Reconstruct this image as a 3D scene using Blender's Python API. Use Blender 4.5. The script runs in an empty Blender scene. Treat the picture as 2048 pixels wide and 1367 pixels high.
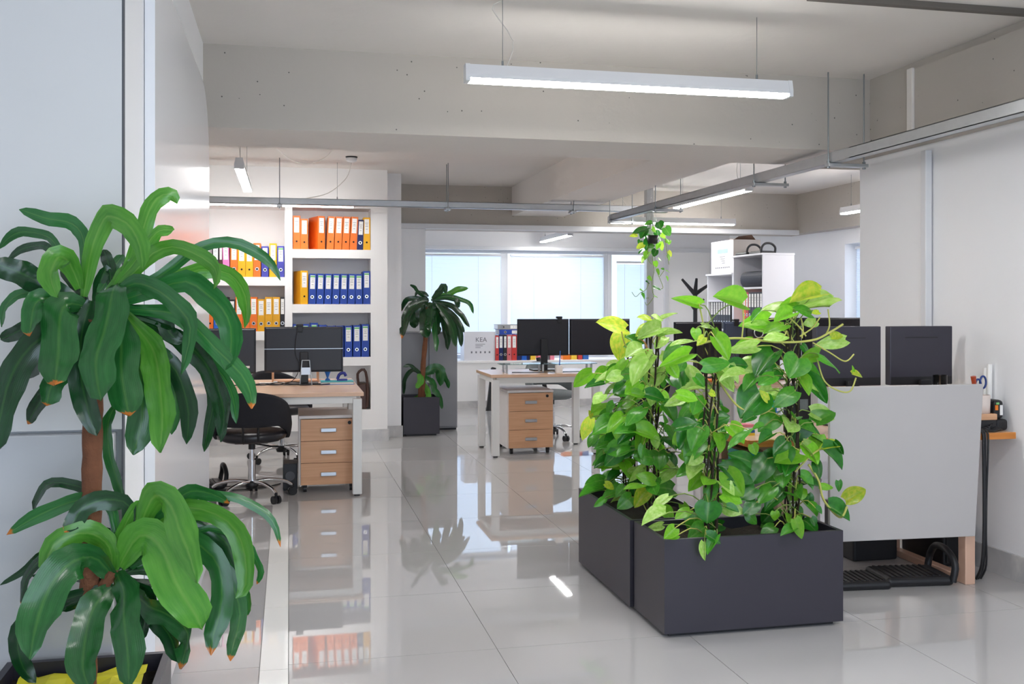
import bpy, bmesh, math, random
from mathutils import Vector, Matrix
random.seed(7)
PI = math.pi
scene = bpy.context.scene
C = scene.collection

# ------------------------------------------------------------------ camera, world, exposure
F, CX, HY, CH = 2000.0, 1024.0, 610.0, 1.35
TH = math.atan(0.2235)
ST, CT = math.sin(TH), math.cos(TH)
cam_d = bpy.data.cameras.new('camera')
cam = bpy.data.objects.new('camera', cam_d); C.objects.link(cam)
cam.location = (0, 0, CH)
cam.rotation_euler = (PI/2, 0, -TH)
cam_d.sensor_width = 36.0
cam_d.lens = F/2048*36.0
cam_d.shift_y = -(683.5-HY)/2048.0
cam_d.clip_start = 0.05
scene.camera = cam

world = bpy.data.worlds.new('world'); scene.world = world
world.use_nodes = True
wn = world.node_tree.nodes
wn['Background'].inputs[0].default_value = (0.68, 0.82, 1.0, 1)
wn['Background'].inputs[1].default_value = 1.4

scene.view_settings.view_transform = 'Standard'
scene.view_settings.look = 'None'
scene.view_settings.exposure = 1.18
scene.view_settings.gamma = 1.0
scene.view_settings.use_curve_mapping = False
scene.cycles.max_bounces = 10
scene.cycles.diffuse_bounces = 6
scene.cycles.glossy_bounces = 5
scene.cycles.transmission_bounces = 6
scene.cycles.transparent_max_bounces = 12
scene.cycles.sample_clamp_indirect = 6.0
scene.cycles.use_denoising = True
LAMP = 29.0        # strength of the LED diffusers

def portal(loc, rot, sx, sy):
    l = bpy.data.lights.new('window_portal', 'AREA'); l.shape = 'RECTANGLE'; l.size = sx; l.size_y = sy
    l.cycles.is_portal = True
    o = bpy.data.objects.new('window_portal', l); C.objects.link(o); o.location = loc; o.rotation_euler = rot
portal((3.4, 13.62, 1.4), (-PI/2, 0, 0), 3.6, 1.7)      # back windows, shining into the room
portal((6.50, 9.3, 1.45), (0, PI/2, 0), 1.3, 2.3)      # right window
portal((1.15, -1.55, 1.4), (PI/2, 0, 0), 4.3, 2.3)      # opening left in the added wall behind the camera for fill light

def P(px, py, Y):
    """the point on the plane Y = const seen at pixel (px, py) of the 2048 x 1367 frame"""
    u = (px-CX)/F; v = (HY-py)/F
    dx, dy = ST+u*CT, CT-u*ST
    t = Y/dy
    return Vector((t*dx, Y, CH+t*v))

# ------------------------------------------------------------------ materials
def lin(c):
    c = c/255.0
    return c/12.92 if c <= 0.04045 else ((c+0.055)/1.055)**2.4
def rgb(c): return (lin(c[0]), lin(c[1]), lin(c[2]), 1)
MATS = {}
def M(name, col, rough=.5, metal=0.0, var=.06, scale=8.0, bump=0.0, bscale=60.0, spec=.5, coat=0.0, alpha=None):
    m = bpy.data.materials.new(name); m.use_nodes = True
    nt = m.node_tree; b = nt.nodes['Principled BSDF']
    tc = nt.nodes.new('ShaderNodeTexCoord')
    no = nt.nodes.new('ShaderNodeTexNoise'); no.inputs['Scale'].default_value = scale; no.inputs['Detail'].default_value = 4
    nt.links.new(tc.outputs['Object'], no.inputs['Vector'])
    mx = nt.nodes.new('ShaderNodeMix'); mx.data_type = 'RGBA'
    c = rgb(col)
    mx.inputs['A'].default_value = tuple(x*(1-var) for x in c[:3])+(1,)
    mx.inputs['B'].default_value = tuple(min(1, x*(1+var)) for x in c[:3])+(1,)
    nt.links.new(no.outputs['Fac'], mx.inputs['Factor'])
    nt.links.new(mx.outputs['Result'], b.inputs['Base Color'])
    b.inputs['Roughness'].default_value = rough
    b.inputs['Metallic'].default_value = metal
    b.inputs['Specular IOR Level'].default_value = spec
    b.inputs['Coat Weight'].default_value = coat
    b.inputs['Coat Roughness'].default_value = .05
    if bump:
        n2 = nt.nodes.new('ShaderNodeTexNoise'); n2.inputs['Scale'].default_value = bscale; n2.inputs['Detail'].default_value = 5
        nt.links.new(tc.outputs['Object'], n2.inputs['Vector'])
        bp = nt.nodes.new('ShaderNodeBump'); bp.inputs['Strength'].default_value = bump; bp.inputs['Distance'].default_value = .01
        nt.links.new(n2.outputs['Fac'], bp.inputs['Height']); nt.links.new(bp.outputs['Normal'], b.inputs['Normal'])
    MATS[name] = m
    return m

def emit_mat(name, col, s):
    m = bpy.data.materials.new(name); m.use_nodes = True
    nt = m.node_tree; nt.nodes.remove(nt.nodes['Principled BSDF'])
    e = nt.nodes.new('ShaderNodeEmission'); e.inputs[0].default_value = col; e.inputs[1].default_value = s
    nt.links.new(e.outputs[0], nt.nodes['Material Output'].inputs[0]); return m

def concrete(name, col, pits=True):
    """painted concrete: soft mottling, board lines and small dark pits"""
    m = M(name, col, .75, var=.05, scale=1.6, bump=.25, bscale=14)
    if pits:
        nt = m.node_tree; b = nt.nodes['Principled BSDF']
        src = b.inputs['Base Color'].links[0].from_socket
        tc = [n for n in nt.nodes if n.type == 'TEX_COORD'][0]
        vo = nt.nodes.new('ShaderNodeTexVoronoi'); vo.inputs['Scale'].default_value = 15.0
        nt.links.new(tc.outputs['Object'], vo.inputs['Vector'])
        lt = nt.nodes.new('ShaderNodeMath'); lt.operation = 'LESS_THAN'; lt.inputs[1].default_value = .06
        nt.links.new(vo.outputs['Distance'], lt.inputs[0])
        mx = nt.nodes.new('ShaderNodeMix'); mx.data_type = 'RGBA'
        nt.links.new(lt.outputs[0], mx.inputs['Factor']); nt.links.new(src, mx.inputs['A'])
        mx.inputs['B'].default_value = rgb((96, 92, 88)); nt.links.new(mx.outputs['Result'], b.inputs['Base Color'])
    return m

def wood(name, col, col2, rough=.38, axis=0, sc=1.0):
    m = M(name, col, rough, spec=.45)
    nt = m.node_tree; b = nt.nodes['Principled BSDF']
    tc = [n for n in nt.nodes if n.type == 'TEX_COORD'][0]
    mp = nt.nodes.new('ShaderNodeMapping')
    s = [70.0*sc, 70.0*sc, 70.0*sc]; s[axis] = 2.5*sc
    mp.inputs['Scale'].default_value = s
    nt.links.new(tc.outputs['Object'], mp.inputs['Vector'])
    no = nt.nodes.new('ShaderNodeTexNoise'); no.inputs['Scale'].default_value = 1.0; no.inputs['Detail'].default_value = 6
    nt.links.new(mp.outputs[0], no.inputs['Vector'])
    cr = nt.nodes.new('ShaderNodeValToRGB')
    cr.color_ramp.elements[0].position = .35; cr.color_ramp.elements[0].color = rgb(col2)
    cr.color_ramp.elements[1].position = .65; cr.color_ramp.elements[1].color = rgb(col)
    nt.links.new(no.outputs['Fac'], cr.inputs[0]); nt.links.new(cr.outputs[0], b.inputs['Base Color'])
    return m

def marble(name, col, col2):
    m = M(name, col, .12, spec=.5)
    nt = m.node_tree; b = nt.nodes['Principled BSDF']
    tc = [n for n in nt.nodes if n.type == 'TEX_COORD'][0]
    no = nt.nodes.new('ShaderNodeTexNoise'); no.inputs['Scale'].default_value = 3.0; no.inputs['Detail'].default_value = 8; no.inputs['Distortion'].default_value = 1.6
    nt.links.new(tc.outputs['Object'], no.inputs['Vector'])
    cr = nt.nodes.new('ShaderNodeValToRGB')
    cr.color_ramp.elements[0].position = .42; cr.color_ramp.elements[0].color = rgb(col2)
    cr.color_ramp.elements[1].position = .62; cr.color_ramp.elements[1].color = rgb(col)
    nt.links.new(no.outputs['Fac'], cr.inputs[0]); nt.links.new(cr.outputs[0], b.inputs['Base Color'])
    return m

def glass_mat(name, tint=(.95, .98, 1), rough=.02, fac=.08):
    m = bpy.data.materials.new(name); m.use_nodes = True
    nt = m.node_tree; nt.nodes.remove(nt.nodes['Principled BSDF'])
    tr = nt.nodes.new('ShaderNodeBsdfTransparent'); tr.inputs[0].default_value = (*tint, 1)
    gl = nt.nodes.new('ShaderNodeBsdfGlossy'); gl.inputs['Roughness'].default_value = rough
    fr = nt.nodes.new('ShaderNodeFresnel'); fr.inputs[0].default_value = 1.35
    mx = nt.nodes.new('ShaderNodeMixShader')
    nt.links.new(fr.outputs[0], mx.inputs[0]); nt.links.new(tr.outputs[0], mx.inputs[1]); nt.links.new(gl.outputs[0], mx.inputs[2])
    nt.links.new(mx.outputs[0], nt.nodes['Material Output'].inputs[0]); return m

def leaf_mat(name, col, col2, transl=.3, rough=.3, varieg=0.0, rib=(200, 225, 140), ribf=.16, brown=False, vscale=7.0, spec=.5):
    """leaf: blade mottling, lighter midrib (UV v), optional brown tip (UV u), light coming through"""
    m = bpy.data.materials.new(name); m.use_nodes = True
    nt = m.node_tree; L = nt.links.new; b = nt.nodes['Principled BSDF']
    tc = nt.nodes.new('ShaderNodeTexCoord'); oi = nt.nodes.new('ShaderNodeObjectInfo')
    no = nt.nodes.new('ShaderNodeTexNoise'); no.inputs['Scale'].default_value = vscale; no.inputs['Detail'].default_value = 3
    ad = nt.nodes.new('ShaderNodeVectorMath'); ad.operation = 'ADD'
    L(tc.outputs['UV'], ad.inputs[0]); L(oi.outputs['Random'], ad.inputs[1])
    if vscale < 5:
        st_ = nt.nodes.new('ShaderNodeVectorMath'); st_.operation = 'MULTIPLY'; st_.inputs[1].default_value = (1.6, 2.2, 1); L(ad.outputs[0], st_.inputs[0]); L(st_.outputs[0], no.inputs['Vector'])
    else: L(ad.outputs[0], no.inputs['Vector'])
    cr = nt.nodes.new('ShaderNodeValToRGB')
    lo = .5-.12*(1.7 if varieg else 2.6)
    cr.color_ramp.elements[0].position = lo; cr.color_ramp.elements[0].color = rgb(col)
    cr.color_ramp.elements[1].position = 1-lo; cr.color_ramp.elements[1].color = rgb(col2)
    L(no.outputs['Fac'], cr.inputs[0])
    se = nt.nodes.new('ShaderNodeSeparateXYZ'); L(tc.outputs['UV'], se.inputs[0])
    a = nt.nodes.new('ShaderNodeMath'); a.operation = 'SUBTRACT'; a.inputs[1].default_value = .5; L(se.outputs[1], a.inputs[0])
    a2 = nt.nodes.new('ShaderNodeMath'); a2.operation = 'ABSOLUTE'; L(a.outputs[0], a2.inputs[0])
    mr = nt.nodes.new('ShaderNodeMapRange'); mr.inputs[1].default_value = .012; mr.inputs[2].default_value = .06
    mr.inputs[3].default_value = ribf; mr.inputs[4].default_value = 0; L(a2.outputs[0], mr.inputs[0])
    mx = nt.nodes.new('ShaderNodeMix'); mx.data_type = 'RGBA'
    L(mr.outputs[0], mx.inputs['Factor']); L(cr.outputs[0], mx.inputs['A']); mx.inputs['B'].default_value = rgb(rib)
    hs = nt.nodes.new('ShaderNodeHueSaturation')
    vr = nt.nodes.new('ShaderNodeMapRange'); vr.inputs[3].default_value = .75; vr.inputs[4].default_value = 1.2
    L(oi.outputs['Random'], vr.inputs[0]); L(vr.outputs[0], hs.inputs['Value']); L(mx.outputs['Result'], hs.inputs['Color'])
    out = hs.outputs[0]
    if brown:
        n2 = nt.nodes.new('ShaderNodeTexNoise'); n2.inputs['Scale'].default_value = 9; L(tc.outputs['UV'], n2.inputs['Vector'])
        s = nt.nodes.new('ShaderNodeMath'); s.operation = 'MULTIPLY_ADD'; s.inputs[1].default_value = .08; L(n2.outputs['Fac'], s.inputs[0]); L(se.outputs[0], s.inputs[2])
        m2 = nt.nodes.new('ShaderNodeMapRange'); m2.inputs[1].default_value = .975; m2.inputs[2].default_value = .995; L(s.outputs[0], m2.inputs[0])
        mb_ = nt.nodes.new('ShaderNodeMix'); mb_.data_type = 'RGBA'; L(m2.outputs[0], mb_.inputs['Factor']); L(out, mb_.inputs['A'])
        mb_.inputs['B'].default_value = rgb((205, 120, 40)); out = mb_.outputs['Result']
    L(out, b.inputs['Base Color']); b.inputs['Coat Weight'].default_value = .6 if vscale < 5 else .25; b.inputs['Coat Roughness'].default_value = .16; b.inputs['Roughness'].default_value = rough; b.inputs['Specular IOR Level'].default_value = spec
    # parallel veins as fine relief
    wv = nt.nodes.new('ShaderNodeMath'); wv.operation = 'MULTIPLY'; wv.inputs[1].default_value = 120; L(se.outputs[1], wv.inputs[0])
    sn = nt.nodes.new('ShaderNodeMath'); sn.operation = 'SINE'; L(wv.outputs[0], sn.inputs[0])
    bp = nt.nodes.new('ShaderNodeBump'); bp.inputs['Strength'].default_value = .06; bp.inputs['Distance'].default_value = .004
    L(sn.outputs[0], bp.inputs['Height']); L(bp.outputs[0], b.inputs['Normal'])
    tr = nt.nodes.new('ShaderNodeBsdfTranslucent'); L(out, tr.inputs[0])
    ms = nt.nodes.new('ShaderNodeMixShader'); ms.inputs[0].default_value = transl
    L(b.outputs[0], ms.inputs[1]); L(tr.outputs[0], ms.inputs[2]); L(ms.outputs[0], nt.nodes['Material Output'].inputs[0])
    return m

m_wall = M('white_wall_paint', (240, 240, 242), .6, var=.02, scale=2, bump=.06, bscale=40)
m_wallsh = M('bright_white_paint', (245, 244, 243), .55, var=.015, scale=3)
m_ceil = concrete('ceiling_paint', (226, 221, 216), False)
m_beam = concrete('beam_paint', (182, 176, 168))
m_floor_grout = M('grout', (150, 148, 146), .7)
m_tile = M('floor_tile_glaze', (188, 186, 186), .022, var=.015, scale=1.5, spec=.62)
m_tile.node_tree.nodes['Principled BSDF'].inputs['IOR'].default_value = 1.9
m_strip = M('white_strip_tile', (244, 243, 240), .05, var=.02, scale=2)
m_marble = marble('baseboard_marble', (208, 206, 204), (184, 183, 184))
m_gloss = M('glossy_white_panel', (240, 241, 245), .13, var=.01, scale=1, spec=.5)
m_gap = M('dark_joint', (92, 94, 100), .8)
m_metal = M('galvanised_steel', (186, 189, 192), .34, .75, var=.08, scale=18)
m_rod = M('zinc_rod', (140, 146, 148), .4, 1.0)
m_chrome = M('chrome', (215, 215, 218), .09, 1.0, var=.01)
m_black = M('black_plastic', (26, 26, 30), .45, var=.1)
m_monb = M('monitor_back_plastic', (26, 25, 34), .38, var=.06)
m_monb2 = M('old_monitor_back_plastic', (50, 48, 60), .36, var=.06)
m_screen = M('monitor_screen', (14, 14, 18), .12)
m_bluemon = M('blue_grey_monitor_back', (66, 76, 98), .35)
m_fabric = M('black_fabric', (27, 27, 34), .85, var=.15, scale=90, bump=.3, bscale=400)
m_leather = M('black_leather', (34, 33, 38), .3, var=.08, bump=.1, bscale=120)
m_grey = M('grey_mesh_fabric', (120, 126, 128), .8, var=.1, scale=80)
m_beech = wood('beech_top', (232, 196, 168), (222, 182, 152), .22)
m_beechf = wood('beech_drawer_front', (222, 174, 136), (210, 160, 122), .42)
m_edge = wood('orange_edge_band', (216, 140, 66), (204, 126, 54), .45)
m_whitem = M('white_powder_coat', (228, 228, 226), .4, var=.02)
m_carc = M('white_melamine', (226, 222, 220), .4, var=.02)
m_cab = M('cabinet_white_board', (226, 226, 232), .42, var=.015)
m_greycab = M('grey_cabinet_steel', (146, 147, 152), .45, var=.03)
m_alu = M('brushed_aluminium', (186, 190, 196), .3, .85)
m_planter = M('anthracite_planter', (50, 47, 57), .4, var=.08, scale=3, spec=.5)
m_soil = M('potting_soil', (44, 34, 27), .95, var=.4, scale=40, bump=.8, bscale=70)
m_yel = M('yellow_sheet', (222, 214, 40), .5, var=.1)
m_screenp = M('light_grey_screen', (186, 182, 181), .5, var=.02)
m_pframe = M('pinkish_beige_powder_coat', (222, 182, 158), .32, var=.03, metal=.15)
m_paper = M('paper', (243, 242, 239), .7, var=.01)
m_ink = M('ink', (118, 120, 128), .8)
m_green = M('green_stripe', (120, 190, 120), .7)
m_bark = M('brown_bark', (122, 76, 50), .85, var=.35, scale=25, bump=.7, bscale=60)
m_card = M('cardboard', (196, 188, 182), .8, var=.04)
m_cardb = M('brown_cardboard', (120, 92, 76), .8)
m_brown = M('brown_leather', (72, 46, 38), .45, var=.15)
m_blueprint = M('blue_print', (150, 172, 206), .8)
m_teal = M('teal_card', (38, 172, 180), .5)
m_blue = M('blue_plastic', (52, 110, 190), .35)
m_dblue = M('dark_blue_plastic', (36, 44, 140), .35)
m_orange = M('orange_plastic', (238, 128, 30), .45)
m_pink = M('pink_paper', (240, 140, 160), .7)
m_yelp = M('yellow_paper', (246, 208, 70), .7)
m_redp = M('red_card', (206, 62, 60), .6)
m_glass = glass_mat('clear_glass')
m_gshelf = glass_mat('green_tinted_glass', (.78, .9, .88))
m_clear = glass_mat('clear_plastic', (.93, .95, .97), .05)
m_slat = M('blind_slat', (236, 240, 246), .5, var=.01)
m_led = emit_mat('led_diffuser', (1.0, .985, .97, 1), LAMP)
m_lampb = M('white_lamp_body', (222, 223, 226), .35, var=.01)
m_cord = M('white_cord', (222, 218, 212), .6)
m_stem = M('green_stem', (126, 150, 70), .5, var=.2)
m_stemy = M('pale_yellow_stem', (186, 186, 96), .5, var=.15)
m_dstem = M('dark_pole_fibre', (48, 40, 28), .95, var=.4, scale=60, bump=.8, bscale=90)
# slats let daylight through
nt = m_slat.node_tree; b = nt.nodes['Principled BSDF']
tr = nt.nodes.new('ShaderNodeBsdfTranslucent'); tr.inputs[0].default_value = rgb((238, 244, 255))
ms = nt.nodes.new('ShaderNodeMixShader'); ms.inputs[0].default_value = .5
nt.links.new(b.outputs[0], ms.inputs[1]); nt.links.new(tr.outputs[0], ms.inputs[2]); nt.links.new(ms.outputs[0], nt.nodes['Material Output'].inputs[0])

POTHOS = [leaf_mat('pothos_dark_green', (30, 100, 28), (52, 136, 36), .25, .26),  # besides variegation, the paler greens hold window light on upper leaves
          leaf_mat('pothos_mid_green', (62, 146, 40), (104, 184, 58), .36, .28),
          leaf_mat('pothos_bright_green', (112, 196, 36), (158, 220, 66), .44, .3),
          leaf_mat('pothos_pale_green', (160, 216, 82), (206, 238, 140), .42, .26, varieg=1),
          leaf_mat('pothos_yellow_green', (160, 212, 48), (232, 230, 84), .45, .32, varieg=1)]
DRAC = [leaf_mat('dracaena_dark_green', (14, 54, 26), (24, 76, 34), .12, .22, rib=(70, 130, 50), ribf=.25, brown=False, vscale=3),
        leaf_mat('dracaena_mid_green', (30, 96, 42), (56, 128, 62), .2, .24, rib=(120, 180, 80), ribf=.25, vscale=3),
        leaf_mat('dracaena_bright_green', (66, 142, 40), (112, 182, 70), .3, .24, rib=(170, 210, 110), ribf=.25, vscale=3)]
DRACB = [leaf_mat('dracaena_dark_brown_tip', (14, 54, 26), (24, 76, 34), .12, .22, rib=(70, 130, 50), ribf=.25, brown=True, vscale=3),
         leaf_mat('dracaena_mid_brown_tip', (30, 96, 42), (56, 128, 62), .2, .24, rib=(120, 180, 80), ribf=.25, brown=True, vscale=3),
         leaf_mat('dracaena_bright_brown_tip', (66, 142, 40), (112, 182, 70), .3, .24, rib=(170, 210, 110), ribf=.25, brown=True, vscale=3)]

# ------------------------------------------------------------------ mesh helpers
class MB:
    def __init__(s): s.v, s.f, s.mi, s.sm, s.uv = [], [], [], [], {}
    def face(s, idx, m=0, smooth=False): s.f.append(tuple(idx)); s.mi.append(m); s.sm.append(smooth)
    def box(s, x0, x1, y0, y1, z0, z1, m=0, mat=None):
        n = len(s.v)
        pts = [(x0,y0,z0),(x1,y0,z0),(x1,y1,z0),(x0,y1,z0),(x0,y0,z1),(x1,y0,z1),(x1,y1,z1),(x0,y1,z1)]
        if mat is not None: pts = [tuple(mat @ Vector(p)) for p in pts]
        s.v += pts
        for q in ((0,3,2,1),(4,5,6,7),(0,1,5,4),(1,2,6,5),(2,3,7,6),(3,0,4,7)): s.face([n+i for i in q], m)
        return s
    def quad(s, a, b, c, d, m=0):
        n = len(s.v); s.v += [tuple(a), tuple(b), tuple(c), tuple(d)]; s.face((n, n+1, n+2, n+3), m); return s
    def cyl(s, p0, p1, r0, r1=None, n=12, m=0, cap=True):
        return s.tube([p0, p1], [r0, r0 if r1 is None else r1], n, m, cap)
    def tube(s, pts, r, n=8, m=0, cap=True):
        pts = [Vector(p) for p in pts]; k = len(pts)
        rs = r if isinstance(r, (list, tuple)) else [r]*k
        up = Vector((0, 0, 1)); rings = []
        prev = None
        for i, p in enumerate(pts):
            t = (pts[min(i+1, k-1)]-pts[max(i-1, 0)])
            if t.length < 1e-9: t = Vector((0, 0, 1))
            t.normalize()
            if prev is None:
                a = t.cross(up)
                if a.length < .05: a = t.cross(Vector((1, 0, 0)))
            else:
                a = prev - t*prev.dot(t)
                if a.length < 1e-6: a = t.orthogonal()
            a.normalize(); prev = a; bvec = t.cross(a)
            base = len(s.v)
            for j in range(n):
                an = 2*PI*j/n
                s.v.append(tuple(p + a*(math.cos(an)*rs[i]) + bvec*(math.sin(an)*rs[i])))
            rings.append(base)
        for i in range(k-1):
            for j in range(n):
                j2 = (j+1) % n
                s.face((rings[i]+j, rings[i+1]+j, rings[i+1]+j2, rings[i]+j2), m, True)
        if cap:
            for ring, fl in ((rings[0], False), (rings[-1], True)):
                base = len(s.v); s.v += [s.v[ring+j] for j in range(n)]
                idx = [base+j for j in range(n)]
                s.face(idx if not fl else idx[::-1], m)
        return s
    def lathe(s, prof, c=(0, 0, 0), n=20, m=0, sx=1, sy=1):
        rings = []
        for r, z in prof:
            base = len(s.v)
            for j in range(n):
                an = 2*PI*j/n; s.v.append((c[0]+r*math.cos(an)*sx, c[1]+r*math.sin(an)*sy, c[2]+z))
            rings.append(base)
        for i in range(len(prof)-1):
            for j in range(n):
                j2 = (j+1) % n
                s.face((rings[i]+j, rings[i]+j2, rings[i+1]+j2, rings[i+1]+j), m, True)
        s.face([rings[0]+j for j in range(n)][::-1], m); s.face([rings[-1]+j for j in range(n)], m)
        return s
    def build(s, name, mats, parent=None, bevel=0.0, seg=2, kind=None, loc=None, rot=None):
        me = bpy.data.meshes.new(name); me.from_pydata(s.v, [], s.f)
        if not isinstance(mats, (list, tuple)): mats = [mats]
        for m in mats: me.materials.append(m)
        for p, mi, sm in zip(me.polygons, s.mi, s.sm): p.material_index = mi; p.use_smooth = sm
        me.update()
        o = bpy.data.objects.new(name, me); C.objects.link(o)
        if parent: o.parent = parent
        if loc: o.location = loc
        if rot: o.rotation_euler = rot
        if bevel:
            md = o.modifiers.new('bevel', 'BEVEL'); md.width = bevel; md.segments = seg; md.limit_method = 'ANGLE'
        if kind: o['kind'] = kind
        return o

def B(name, mats, dims, parent=None, bevel=0.0, seg=2, **k):
    return MB().box(*dims).build(name, mats, parent, bevel, seg, **k)
def thing(name, label, cat, loc=(0, 0, 0), rz=0.0, group=None):
    o = bpy.data.objects.new(name, None); C.objects.link(o); o.empty_display_size = .05
    o.location = loc; o.rotation_euler = (0, 0, rz); o['label'] = label; o['category'] = cat
    if group: o['group'] = group
    return o
def tag(o, label, cat, group=None):
    o['label'] = label; o['category'] = cat
    if group: o['group'] = group
    return o
def struct(o): o['kind'] = 'structure'; return o
def S(name, mats, dims, bevel=0.0): return struct(B(name, mats, dims, None, bevel))
KIDS = {}
def kids(o): return [c for c in o.children]
def dup(root, loc, rz=None, label=None, group=None):
    def cp(o, par):
        c = o.copy(); C.objects.link(c); c.parent = par
        for ch in o.children: cp(ch, c)
        return c
    r = cp(root, None); r.location = loc
    if rz is not None: r.rotation_euler = (r.rotation_euler[0], r.rotation_euler[1], rz)
    if label: r['label'] = label
    if group: r['group'] = group
    return r
def smooth_path(pts, n):
    """Catmull-Rom through pts"""
    pts = [Vector(p) for p in pts]; k = len(pts)
    out = []
    for i in range(n):
        t = i/(n-1)*(k-1); j = min(int(t), k-2); f = t-j
        p0, p1, p2, p3 = pts[max(j-1, 0)], pts[j], pts[j+1], pts[min(j+2, k-1)]
        out.append(.5*((2*p1)+(p2-p0)*f+(2*p0-5*p1+4*p2-p3)*f*f+(3*p1-p0-3*p2+p3)*f*f*f))
    return out

# ------------------------------------------------------------------ room shell
CEIL = 2.70
fl = S('floor', m_floor_grout, (-2.7, 6.7, -1.6, 13.8, -.12, -.004))
def tile(x0, x1, y0, y1, m, nm='tile'):
    g = .0013
    return B(nm, m, (x0+g, x1-g, y0+g, y1-g, -.012, 0), fl)
ty = 4.65-.8*4
ys = [ty+.8*i for i in range(16)]
for y in ys:
    y1 = min(y+.8, 13.75)
    if y1-y < .05: continue
    for i in range(8):
        x0 = .8*i; x1 = min(x0+.8, 6.5)
        tile(x0, x1, y, y1, m_tile)
    for i in range(3):                       # left of the white strip
        x1 = -.105-.8*i if y < 6.0 else -.8*i
        if 6.0 < y < 6.9: continue
        tile(x1-.8, x1, y, y1, m_tile)
for i in range(3): tile(-.8*i-.8-.0, -.8*i, 7.05-.10, 7.05-.0, m_strip, 'strip_tile')
for i in range(3): tile(-.105-.8*i-.8, -.105-.8*i, 6.25, 6.95, m_tile)
for i in range(7): tile(-.105, 0, 1.45+.786*i, 1.45+.786*(i+1), m_strip, 'strip_tile')
# white strip tile under the camera side, kept plain

S('ceiling', m_ceil, (-2.7, 6.7, -1.6, 13.8, CEIL, CEIL+.15))
bm_ = S('beam_main', [m_beam, m_ceil], (-2.7, 3.40, 5.38, 6.0, 2.27, CEIL)); bm_.data.polygons[0].material_index = 1   # underside coloured lighter, standing in for light bounced off the floor
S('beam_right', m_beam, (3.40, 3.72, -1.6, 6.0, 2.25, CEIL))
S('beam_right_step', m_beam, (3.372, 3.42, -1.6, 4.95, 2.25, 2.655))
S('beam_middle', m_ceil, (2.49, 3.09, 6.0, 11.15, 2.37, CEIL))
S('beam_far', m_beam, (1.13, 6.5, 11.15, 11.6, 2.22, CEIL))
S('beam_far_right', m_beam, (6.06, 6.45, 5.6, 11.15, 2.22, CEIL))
S('trim_1', m_lampb, (1.13, 6.06, 11.10, 11.15, 2.205, 2.262), .004)
# near left: stub wall with ledge, and the glossy panel on its side
S('wall_left', m_wall, (-2.7, -.43, 2.86, 5.38, 0, CEIL))
S('wall_left_front', M('left_wall_paint', (228, 227, 226), .5, var=.02, scale=2), (-2.7, -.434, 2.83, 2.86, 1.02, CEIL))
S('wall_left_base', M('left_wall_base_board', (204, 205, 208), .12, var=.02, scale=1), (-2.7, -.45, 2.80, 2.86, 0, 1.012), .004)
S('trim_2', m_gap, (-.4345, -.4305, 2.832, 2.866, 0, CEIL))
# glossy board with rounded far top corner
mb = MB(); prof = [(3.22, .05), (5.36, .05), (5.36, 2.06)]
for k in range(1, 9):
    a = PI/2*k/8; prof.append((5.36-.40*(1-math.cos(a)), 2.06+.36*math.sin(a)))
prof += [(3.22, 2.42)]
n = len(prof)
for x in (-.398, -.428): mb.v += [(x, y, z) for y, z in prof]
mb.face(list(range(n))); mb.face(list(range(n, 2*n))[::-1])
for i in range(n): j = (i+1) % n; mb.face((i, n+i, n+j, j))
tag(mb.build('glass_board', m_gloss), 'tall glossy white board with a rounded corner on the left wall beside the large plant', 'board')
S('wall_left_room', m_wall, (-2.7, -2.5, 5.38, 10.4, 0, CEIL))
S('wall_left_near', m_wall, (-2.7, -2.55, -1.6, 2.83, 0, CEIL))
# shelf wall with two bays of niches
sw = S('wall_back_left', m_wallsh, (-2.7, 1.13, 10.37, 10.45, 0, CEIL))
B('wall_face', m_wallsh, (-2.7, -.80, 10.03, 10.37, 0, CEIL), sw)
B('wall_face', m_wallsh, (-.80, .965, 10.03, 10.37, 2.31, CEIL), sw)
B('wall_face', m_wallsh, (-.80, .965, 10.03, 10.37, 0, .31), sw)
B('wall_face', m_wallsh, (.80, .965, 10.03, 10.37, .31, 2.31), sw)
B('upright', m_wallsh, (-.035, .037, 10.03, 10.37, .31, 2.31), sw)
for z in (1.90, 1.36, .835): B('shelf', m_wallsh, (.037, .80, 10.03, 10.37, z-.085, z), sw)
for z in (1.625, 1.095, .62): B('shelf', m_wallsh, (-.80, -.035, 10.03, 10.37, z-.085, z), sw)
S('wall_back_left_return', m_wall, (.965, 1.13, 10.27, 13.8, 0, CEIL))
S('wall_pier', m_wall, (1.13, 1.5, 11.16, 13.8, 0, CEIL))
S('baseboard_back', m_marble, (-2.5, .98, 10.015, 10.03, 0, .115))
S('baseboard_return', m_marble, (.98, 1.145, 10.255, 10.27, 0, .115))
wf = S('wall_front', m_wall, (-2.7, -1.0, -1.75, -1.6, 0, CEIL))  # unseen wall added; its opening is sized to set the fill light
B('wall_face', m_wall, (3.3, 3.72, -1.75, -1.6, 0, CEIL), wf); B('wall_face', m_wall, (-1.0, 3.3, -1.75, -1.6, 0, .25), wf); B('wall_face', m_wall, (-1.0, 3.3, -1.75, -1.6, 2.55, CEIL), wf)
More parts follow.
